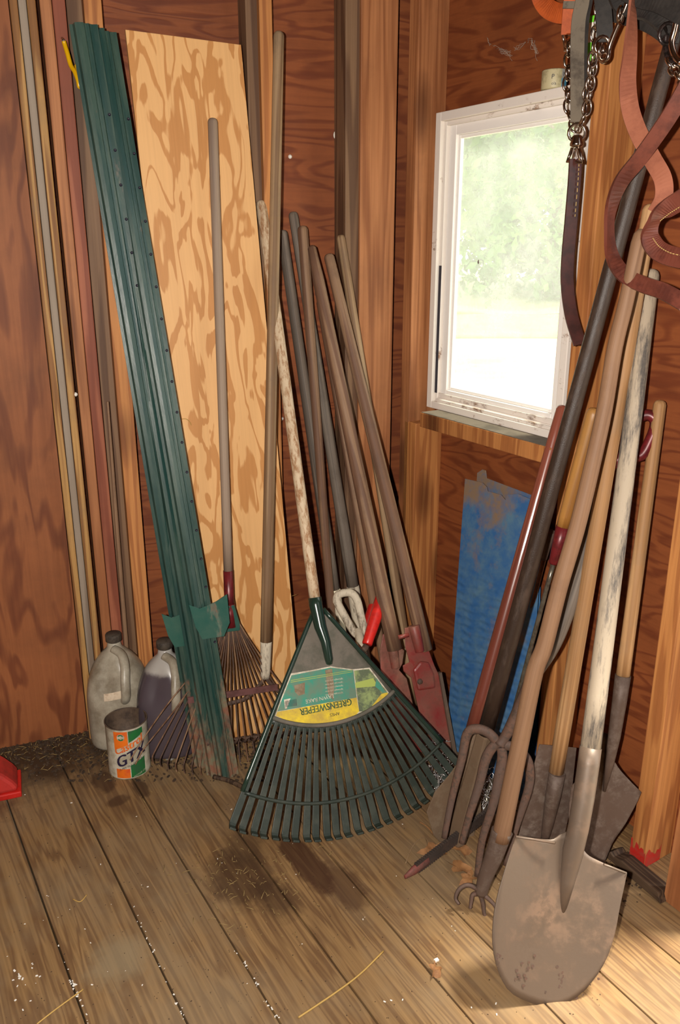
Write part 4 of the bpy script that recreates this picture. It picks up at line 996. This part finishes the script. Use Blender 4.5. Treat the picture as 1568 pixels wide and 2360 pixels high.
def jug(pos,rot,mat,lab,tape):
    root=thing('plastic_jug',lab,'jug',Matrix.Translation(pos)@Matrix.Rotation(rot,4,'Z'),None)
    m=M(); n_=40; w_=.080
    prof=[(.0,.0),(.9,.0),(.98,.008),(1,.03),(1,.085),(1,.12),(.985,.145),(.93,.175),(.82,.205),(.64,.232),(.42,.252),(.27,.262),(.225,.268),(.22,.282),(0,.282)]
    vs=[]
    for r,zz in prof:
        for j in range(n_):
            a_=2*PI*j/n_; ca,sa=math.cos(a_),math.sin(a_); ex=.72 if zz<.17 else .72+.28*min(1,(zz-.17)/.08)
            x=abs(ca)**ex*(1 if ca>0 else -1); y=abs(sa)**ex*(1 if sa>0 else -1)
            # recess by the grip
            d=math.exp(-((a_-4.4)/.42)**2)*math.exp(-((zz-.195)/.045)**2)*.30
            vs.append((x*r*w_*(1-d),y*r*w_*(1-d),zz))
    m.add(vs,[(i*n_+j,i*n_+(j+1)%n_,(i+1)*n_+(j+1)%n_,(i+1)*n_+j) for i in range(len(prof)-1) for j in range(n_)],0,True)
    b=obj('bottle',m,MT[mat],root); b.modifiers.new('s','SUBSURF').levels=1; b.modifiers['s'].render_levels=2
    m=M(); g=[(.0,-.018,.268),(.022,-.036,.258),(.030,-.060,.235),(.030,-.078,.205),(.030,-.088,.170),(.026,-.076,.150)]
    m.tube(cr(g,5),[.0105]*26,12,flat=(1,1.2)); obj('handle',m,MT['jug'],root)
    m=M(); m.lathe([(0,.303),(.0185,.303),(.0205,.300),(.0205,.284),(.018,.282),(0,.282)],28); c_=obj('cap',m,MT['cap'],root)
    if tape:
        for (x0,z0_,w2,h2,tilt) in tape:
            m=M(); m.grid(8,2,lambda u,v:(lambda aa,zz:((w_*1.0+.001)*math.sin(aa)*1.0,-(w_*(.995 if zz<.17 else 1-.9*(zz-.165)/.1*.5)+.0015)*max(.0,math.cos(aa))**.75,zz))(x0+w2*(u-.5),z0_+h2*(v-.5)+tilt*(u-.5))); obj('paper_scrap',m,MT['paper'],b)
    return root
MT['cap']=plain('dark_cap','#4a4036',.75,c2='#2f2822',vs=40,bump=.4); MT['paper']=plain('old_paper','#d0bda4',.8,c2='#b39c84',vs=60)
jug(fl(283,1695),.15,'jug','cloudy grey gallon jug with paper scraps standing behind the oil can',[(-.05,.165,.55,.020,.006),(.55,.100,.8,.020,.02)])
jug(fl(396,1714),.1,'jug_dark','dark-filled gallon jug behind the leftmost green fence post and rake tines',None)
# oil can
MT['can_white']=plain('can_white_paint','#c6c0ae',.45,c2='#a39a86',vs=25,var=.08); MT['can_orange']=plain('can_orange','#e2701a',.45,c2='#cf5426',vs=30); MT['can_green']=plain('can_green','#1f6a34',.45,c2='#2c5a3a',vs=40); MT['can_navy']=plain('can_navy','#241c38',.45)
MT['can_rust']=plain('can_rusty_steel','#5d4b3c',.65,c2='#3f3128',vs=30,bump=.5)
p=fl(300,1768); r,h=.0508,.140
root=thing('oil_can','open quart motor oil can, orange white and green, on the floor by the jugs','can',Matrix.Translation(p)@Matrix.Rotation(math.radians(12),4,'Z'))
m=M(); m.lathe([(0,.003),(r*.95,.003),(r*.99,0),(r*1.02,.002),(r,.005),(r,h-.004),(r*1.025,h-.001),(r*1.02,h+.001),(r*.985,h),(r*.985,h-.006)],48,mi=0); shell=obj('shell',m,MT['can_white'],root)
m=M(); m.lathe([(r*.98,h-.001),(r*.975,h-.02),(r*.975,.03),(0,.03)],48); obj('inside',m,MT['can_rust'],root)
m=M(); m.tube([(math.cos(t)*r*1.0,math.sin(t)*r*1.0,h) for t in [2*PI*k/48 for k in range(48)]],.0016,6,closed=True); obj('rim',m,MT['can_rust'],root)
def cy(x,z,l=.0005): return ((r+l)*math.sin(x/r),-(r+l)*math.cos(x/r),z)
def patch(name,x0,x1,za,zb,mt,l=.0005,sl=0,n_=14,parent=root):
    m=M(); m.grid(n_,2,lambda u,v:cy(x0+(x1-x0)*u,(za+sl*(x0+(x1-x0)*u))*(1-v)+(zb+(sl*(x0+(x1-x0)*u) if zb<h-.008 else 0))*v,l)); return obj(name,m,MT[mt],root)
SL=.42
patch('orange_panel',-.030,.004,.096,h-.006,'can_orange',sl=SL) 
patch('orange_panel',-.030,.004,.004,.030,'can_orange',.0005)
m=M(); m.grid(14,2,lambda u,v:(lambda x:cy(x,(.118+SL*(x-.005)*.0+.0)*(0)+ (min(h-.007,.100+SL*x))*(1-v)+(h-.006)*v))(.006+.038*u)); obj('green_panel',m,MT['can_green'],root)
m=M(); m.grid(14,2,lambda u,v:(lambda x:cy(x,.004*(1-v)+(.036+SL*x*.9)*v))(.006+.038*u)); obj('green_panel',m,MT['can_green'],root)
m=M(); put_text(m,'Castrol',.030,lambda u,v:cy(.006+u*.78,.082+v*1.0+SL*(u*.78+.006),.0012),0,.0009); obj('lettering',m,MT['can_orange'],shell)
m=M(); put_text(m,'GTX',.050,lambda u,v:cy(.010+u*.72,.047+v*.92+SL*(u*.72+.004),.0014),0,.0016); obj('lettering',m,MT['can_navy'],shell)
m=M(); put_text(m,'SUPER MULTIGRADE',.0075,lambda u,v:cy(.008+u*.85,.037+v+SL*(u*.85+.002),.0014),0); obj('lettering',m,MT['can_navy'],shell)
m=M(); put_text(m,'MOTOR OIL',.0075,lambda u,v:cy(.028+u*.8,.008+v+.25*(u),.0014),0); obj('lettering',m,MT['can_white'],shell)
m=M()
m.add([cy(-.012,.119,.0012)]+[cy(-.012+.0092*math.cos(t),.119+.0092*math.sin(t),.0012) for t in [2*PI*k/24 for k in range(24)]],[(0,1+k,1+(k+1)%24) for k in range(24)]); obj('emblem',m,MT['can_white'],shell)
for s in (1,-1):
    m=M(); m.add([cy(-.012+.0078*math.cos(t),.119+s*.0008+.0078*math.sin(t)*s,.0016) for t in [.38+(PI-.76)*k/12 for k in range(13)]],[tuple(range(13))]); obj('emblem_stripe',m,MT['can_green'],shell)
# red case corner at the left edge
root=thing('red_plastic_case','rounded red plastic case cut off by the left edge, on the dirty floor','case',frame(fl(47,1836),V((0,0,1)),V((.93,.36,0))))
m=M()
def rc(u,v):
    a_=PI*.5*v; x=-.30+.30*u; return (x-.035*(1-math.cos(a_))*1, .10*u*0+.02*math.sin(0), .02+.10*v)
out=[(-.002,.016),(-.004,.028),(-.012,.042),(-.03,.064),(-.06,.092),(-.11,.125),(-.2,.15),(-.2,.016)]
m.prism(out,0,.09); obj('shell',m,MT['red_rustless'],root,bevel=.012)
m=M(); m.box((-.2,-.003,.0),(.004,.092,.016)); obj('base_flange',m,MT['red_plastic'],root,bevel=.003)
# small finds
o=obj('bottle_cap',M().lathe([(0,.004),(.009,.0045),(.0105,.003),(.0125,0),(.0095,.0)],20),MT['grey_lab'] if 'grey_lab' in MT else MT['white'],mat=Matrix.Translation(fl(392,1747))); tag(o,'small pale round cap lying on the floor under the rake tines','cap')
def twig(name,pts,r,mat,lab,cat,z=.003):
    P=[fl(x,y,zz if zz is not None else z) for x,y,zz in [(q+(None,))[:3] for q in pts]]; o0=P[0].copy()
    o=obj(name,M().tube([p-o0 for p in cr(P,5)],r,6),mat,mat=Matrix.Translation(o0)); return tag(o,lab,cat)
twig('straw_stalk',[(688,2345),(770,2290),(830,2245),(884,2192)],.0018,MT['straw'],'long golden straw stalk lying on the floor at bottom centre','straw')
twig('straw_stalk',[(85,2360),(130,2325),(192,2280)],.0014,MT['straw'],'straw stalk on the floor at the bottom left corner','straw')
twig('straw_stalk',[(855,1650),(0,0)] if 0 else [(968,1895),(985,1905),(1001,1925)],.0013,MT['leafm'],'short dark twig on the floor left of the spade','twig')
twig('wire_loop',[(935,1990),(952,1950),(975,1930),(985,1945),(978,1970),(960,1985),(945,1982)],.0008,MT['handle'],'thin curled wire loop on the floor left of the serrated bar','wire')
def leaf(x,y,s,rot,lab,tilt=.2):
    m=M(); L=[]
    for k in range(24):
        t=2*PI*k/24; rr_=1+.28*math.sin(5*t)+.12*math.sin(9*t+1); L.append((math.cos(t)*rr_*s,math.sin(t)*rr_*s*.62,.003+.004*math.sin(3*t)+.006*abs(math.sin(t))))
    m.add([(0,0,.004)]+L,[(0,1+k,1+(k+1)%24) for k in range(24)],0,True)
    o=obj('dead_leaf',m,MT['leafm'],mat=Matrix.Translation(fl(x,y))@Matrix.Rotation(rot,4,'Z')@Matrix.Rotation(tilt,4,'X')); return tag(o,lab,'leaf','dead leaves on the floor')
leaf(1000,2238,.017,1.3,'curled brown leaf scrap with a pale tip alone on the open floor',.5)
leaf(1000,1965,.030,.4,'broad brown leaf at the foot of the left spade'); leaf(1060,1958,.028,1.9,'brown leaf between the left spade and the serrated bar')
leaf(1058,2005,.028,2.4,'dry brown oak leaf in front of the serrated bar'); leaf(1078,2030,.022,.9,'small brown leaf just above the cultivator claws')
q=fl(1006,2222); o=obj('paint_chip',M().box((-.004,-.003,0),(.004,.003,.003)),MT['flake'],mat=Matrix.Translation(q+V((0,0,.008)))@Matrix.Rotation(.5,4,'Z')); tag(o,'bright white chip lying against the curled leaf scrap','chip')
# broken lath strip and leaning board at far right
A_,B_=fl(1420,1968,.01),fl(1512,2046,.01); ms=frame(A_,(B_-A_),V((0,0,1)))
MT['old_lath']=wood('old_grey_lath','#5d4a3a','#3f3026',k=30,st=.03,fa=.7)
m=M(); L=(B_-A_).length; m.prism([(-.008,-.02),(.012,.0),(.006,.01),(.012,.03),(.012,L+.02),(-.008,L+.03)],-.018,.018); o=obj('lath_strip',m,MT['old_lath'],mat=ms,bevel=.001); tag(o,'broken dark lath strip lying at the foot of the right stud','lath')
A_=fl(1538,2068); T_=R(1568+70,1500,.10); ms=frame(A_,(T_-A_),DR); m=M(); m.box((0,-.012,0),(.10,.010,.75)); o=obj('leaning_board',m,MT['stud'],mat=ms,bevel=.001); tag(o,'pale-faced board standing at the right edge against the last stud','board')
rp_=[p for p in ()]
# red paint dabs on the foot of the right stud
m=M(); a_=rR(1453,1957,.089); rr=random.Random(2)
def dab(x0,x1,fz,face):
    n_=12; top=[(x0+(x1-x0)*i/n_,.055*fz*(.55+.45*rr.random())) for i in range(n_+1)]; pts=[(x0,0.001)]+top+[(x1,.001)]
    if face=='front': m.add([(a_+x,-.0896,z) for x,z in pts],[tuple(range(len(pts)))])
    else: m.add([(a_+.0386,-.089+x,z) for x,z in pts],[tuple(reversed(range(len(pts))))])
dab(0,.038,1.0,'front'); dab(0,.05,.8,'side')
o=struct(obj('trim_19',m,MT['red_paint'],mat=MR_))
# ------------------------------------------------------------------ litter
def scatter(name,lab,cat,mat,n_,area,size,long_=1,seed=1,z=.0008):
    rr=random.Random(seed); m=M()
    for _ in range(n_):
        x,y=area(rr); p=fl(x,y); a_=rr.uniform(0,PI); s=rr.uniform(*size); l=s*rr.uniform(1,long_) if long_>1 else s
        d=V((math.cos(a_),math.sin(a_),0)); e=V((-d.y,d.x,0)); h_=s*.5
        if long_>3:
            m.tube([p-d*l/2+V((0,0,z)),p+V((0,0,z+rr.uniform(0,.004)))+e*rr.uniform(-.1,.1)*l,p+d*l/2+V((0,0,z+rr.uniform(0,.002)))],s*.12+.0003,4)
        else:
            u=V((0,0,h_)); q=[p-d*l/2-e*s*.3,p+d*l/2-e*s*.35,p+d*l*.4+e*s*.3,p-d*l*.45+e*s*.35]
            m.add([v_+V((0,0,z)) for v_ in q]+[v_*.9+p*.1+u for v_ in q],[(3,2,1,0),(4,5,6,7),(0,1,5,4),(1,2,6,5),(2,3,7,6),(3,0,4,7)])
    o=obj(name,m,mat); return tag(o,lab,cat,kind='stuff')
def inseam(rr):
    k=rr.choice([(165,2260,205,2360),(130,2170,205,2360),(310,2100,430,2360),(530,2165,640,2350)]); t=rr.random(); return (k[0]+(k[2]-k[0])*t+rr.gauss(0,3),k[1]+(k[3]-k[1])*t)
scatter('white_flakes','scattered white flakes over the floor boards and in their gaps','flakes',MT['flake'],70,lambda r:(r.uniform(0,1300),r.uniform(1780,2350)),(.0012,.0034),1.6,3)
scatter('white_flakes','white flakes caught in the board gaps at lower left','flakes',MT['flake'],70,inseam,(.0012,.0036),1.6,5)
scatter('white_flakes','cluster of white flakes at the bottom left corner','flakes',MT['flake'],14,lambda r:(r.gauss(60,28),r.gauss(2275,30)),(.002,.005),1.5,6)
def dirtz(r):
    return (r.gauss(210,190)%640,r.gauss(1700,34)) 
scatter('straw_litter','bits of straw and chaff in the dirt along the back wall','litter',MT['chaff'],420,lambda r:(r.uniform(0,620),r.gauss(1712,36)),(.002,.006),6,8)
scatter('straw_litter','chaff scattered around the dark stains in front of the green rake','litter',MT['chaff'],130,lambda r:(r.gauss(560,80),r.gauss(2030,60)),(.0015,.004),6,9)
scatter('dirt_crumbs','dark crumbly dirt along the foot of the back wall','dirt',MT['dirt'],3200,lambda r:(r.uniform(0,640),min(1800,1668+abs(r.gauss(0,52)))),(.002,.008),1.5,10,-.0005)
scatter('dirt_crumbs','grit and crumbs spread thinly over the open floor','dirt',MT['dirt'],500,lambda r:(r.uniform(0,1400),r.uniform(1800,2350)),(.0008,.002),1.5,11,0)
scatter('dirt_crumbs','dirt crumbs around the feet of the tools below the window','dirt',MT['dirt'],700,lambda r:(r.uniform(880,1500),0)if 0 else (lambda t:(950+t*520+r.gauss(0,16),1660+t*330+abs(r.gauss(0,36))))(r.random()),(.0015,.005),1.5,12,0)
# tangled bright wire by the fork
rr=random.Random(21)
def tangle(cx,cy,sx,sy,n_,lab,zmax=.09):
    m=M(); base=fl(cx,cy+20)
    for _ in range(n_):
        p=fl(cx+rr.gauss(0,sx),cy+20+rr.gauss(0,sy)); p.z=rr.uniform(.004,zmax); r_=rr.uniform(.006,.016); nn=V((rr.gauss(0,1),rr.gauss(0,1),rr.gauss(0,1))).normalized(); e=nn.orthogonal().normalized(); f=nn.cross(e); a0_=rr.uniform(0,6)
        pts=[p+e*math.cos(a0_+t)*r_+f*math.sin(a0_+t)*r_*rr.uniform(.5,1) for t in [k*.7 for k in range(rr.randint(4,9))]]
        for q in pts: q.z=max(q.z,.002)
        m.tube([q-base for q in pts],.0011,5)
    o=obj('wire_tangle',m,MT['wire'],mat=Matrix.Translation(base)); tag(o,lab,'wire',kind='stuff')
tangle(1016,1790,20,26,90,'tangle of bright wire on the floor showing through the right tines of the green rake')
tangle(1114,1830,11,26,60,'tangle of bright wire between the spading fork tines',.07)
# stalks caught on the wall things
def wtw(pts,off,r,mat,lab,cat='straw',name='straw_stalk'):
    P=[B(x,y,o) for x,y,o in pts]; o0=P[0].copy(); tag(obj(name,M().tube([p-o0 for p in cr(P,5)],r,5),mat,mat=Matrix.Translation(o0)),lab,cat)
wtw([(413,967,.16),(430,966,.17),(441,980,.165),(436,1000,.16),(441,1030,.15),(450,1060,.14)],0,.0009,MT['straw'],'thin curled stalk hanging beside the green fence posts')
wtw([(408,1392,.27),(427,1440,.27)],0,.0010,MT['straw'],'short straw stuck across the green anchor plate')
wtw([(640,1362,.1),(665,1374,.12),(684,1370,.12)],0,.0006,MT['straw'],'fine pale thread lying across the light plywood near the rake socket','thread','thread')
# cobwebs
def web(pts,off,n_,lab):
    rr=random.Random(n_); m=M(); P0=R(*pts[0],off)
    for _ in range(n_):
        i=rr.randrange(len(pts)-1); a_=pts[i]; b_=pts[i+1]; q=[R(a_[0]+(b_[0]-a_[0])*t+rr.gauss(0,3),a_[1]+(b_[1]-a_[1])*t+rr.gauss(0,4),off+rr.uniform(0,.01)) for t in (0,.3,.6,1)]
        m.tube([p-P0 for p in cr(q,3)],.0004,4)
    tag(obj('cobweb',m,MT['web'],mat=Matrix.Translation(P0)),lab,'cobweb',kind='stuff')
web([(1127,90),(1130,105),(1150,112),(1175,125),(1178,135)],.004,14,'dusty cobweb on the dark plywood above the window, left strand')
web([(1188,112),(1210,100),(1225,90),(1236,120),(1236,135)],.004,14,'dusty cobweb on the dark plywood above the window, right strand')

twig('wood_splinter',[(492,1790),(530,1800),(575,1822)],.006,MT['old_lath'],'dark splinter of wood on the floor at the feet of the green posts','splinter',z=.006)
twig('straw_stalk',[(168,2072),(185,2078),(200,2062)],.0011,MT['straw'],'short crossed straw on the open floor at left','straw')
SKY,FLASH,SUN=2.8,150,10
# ------------------------------------------------------------------ light
w=bpy.data.worlds.new('world'); SC.world=w; w.use_nodes=True
bg=w.node_tree.nodes['Background']; bg.inputs[0].default_value=(.93,.97,1,1); bg.inputs[1].default_value=SKY
fd=bpy.data.lights.new('camera_flash','SPOT'); fo=bpy.data.objects.new('camera_flash',fd); C.objects.link(fo)
fd.energy=FLASH; fd.color=(1,.93,.84); fd.shadow_soft_size=.010; fd.spot_size=math.radians(125); fd.spot_blend=.6
fo.location=CAM-RT*.075+UP*.01-FW*.02; fo.rotation_euler=(PI/2-PT,0,0)
sd=bpy.data.lights.new('sun','SUN'); so=bpy.data.objects.new('sun',sd); C.objects.link(so)
sd.energy=SUN; sd.color=(1,.93,.78); sd.angle=math.radians(9)
d=(-Q*.29+D1*.12+V((0,0,-.95))).normalized(); so.rotation_euler=d.to_track_quat('-Z','Y').to_euler()
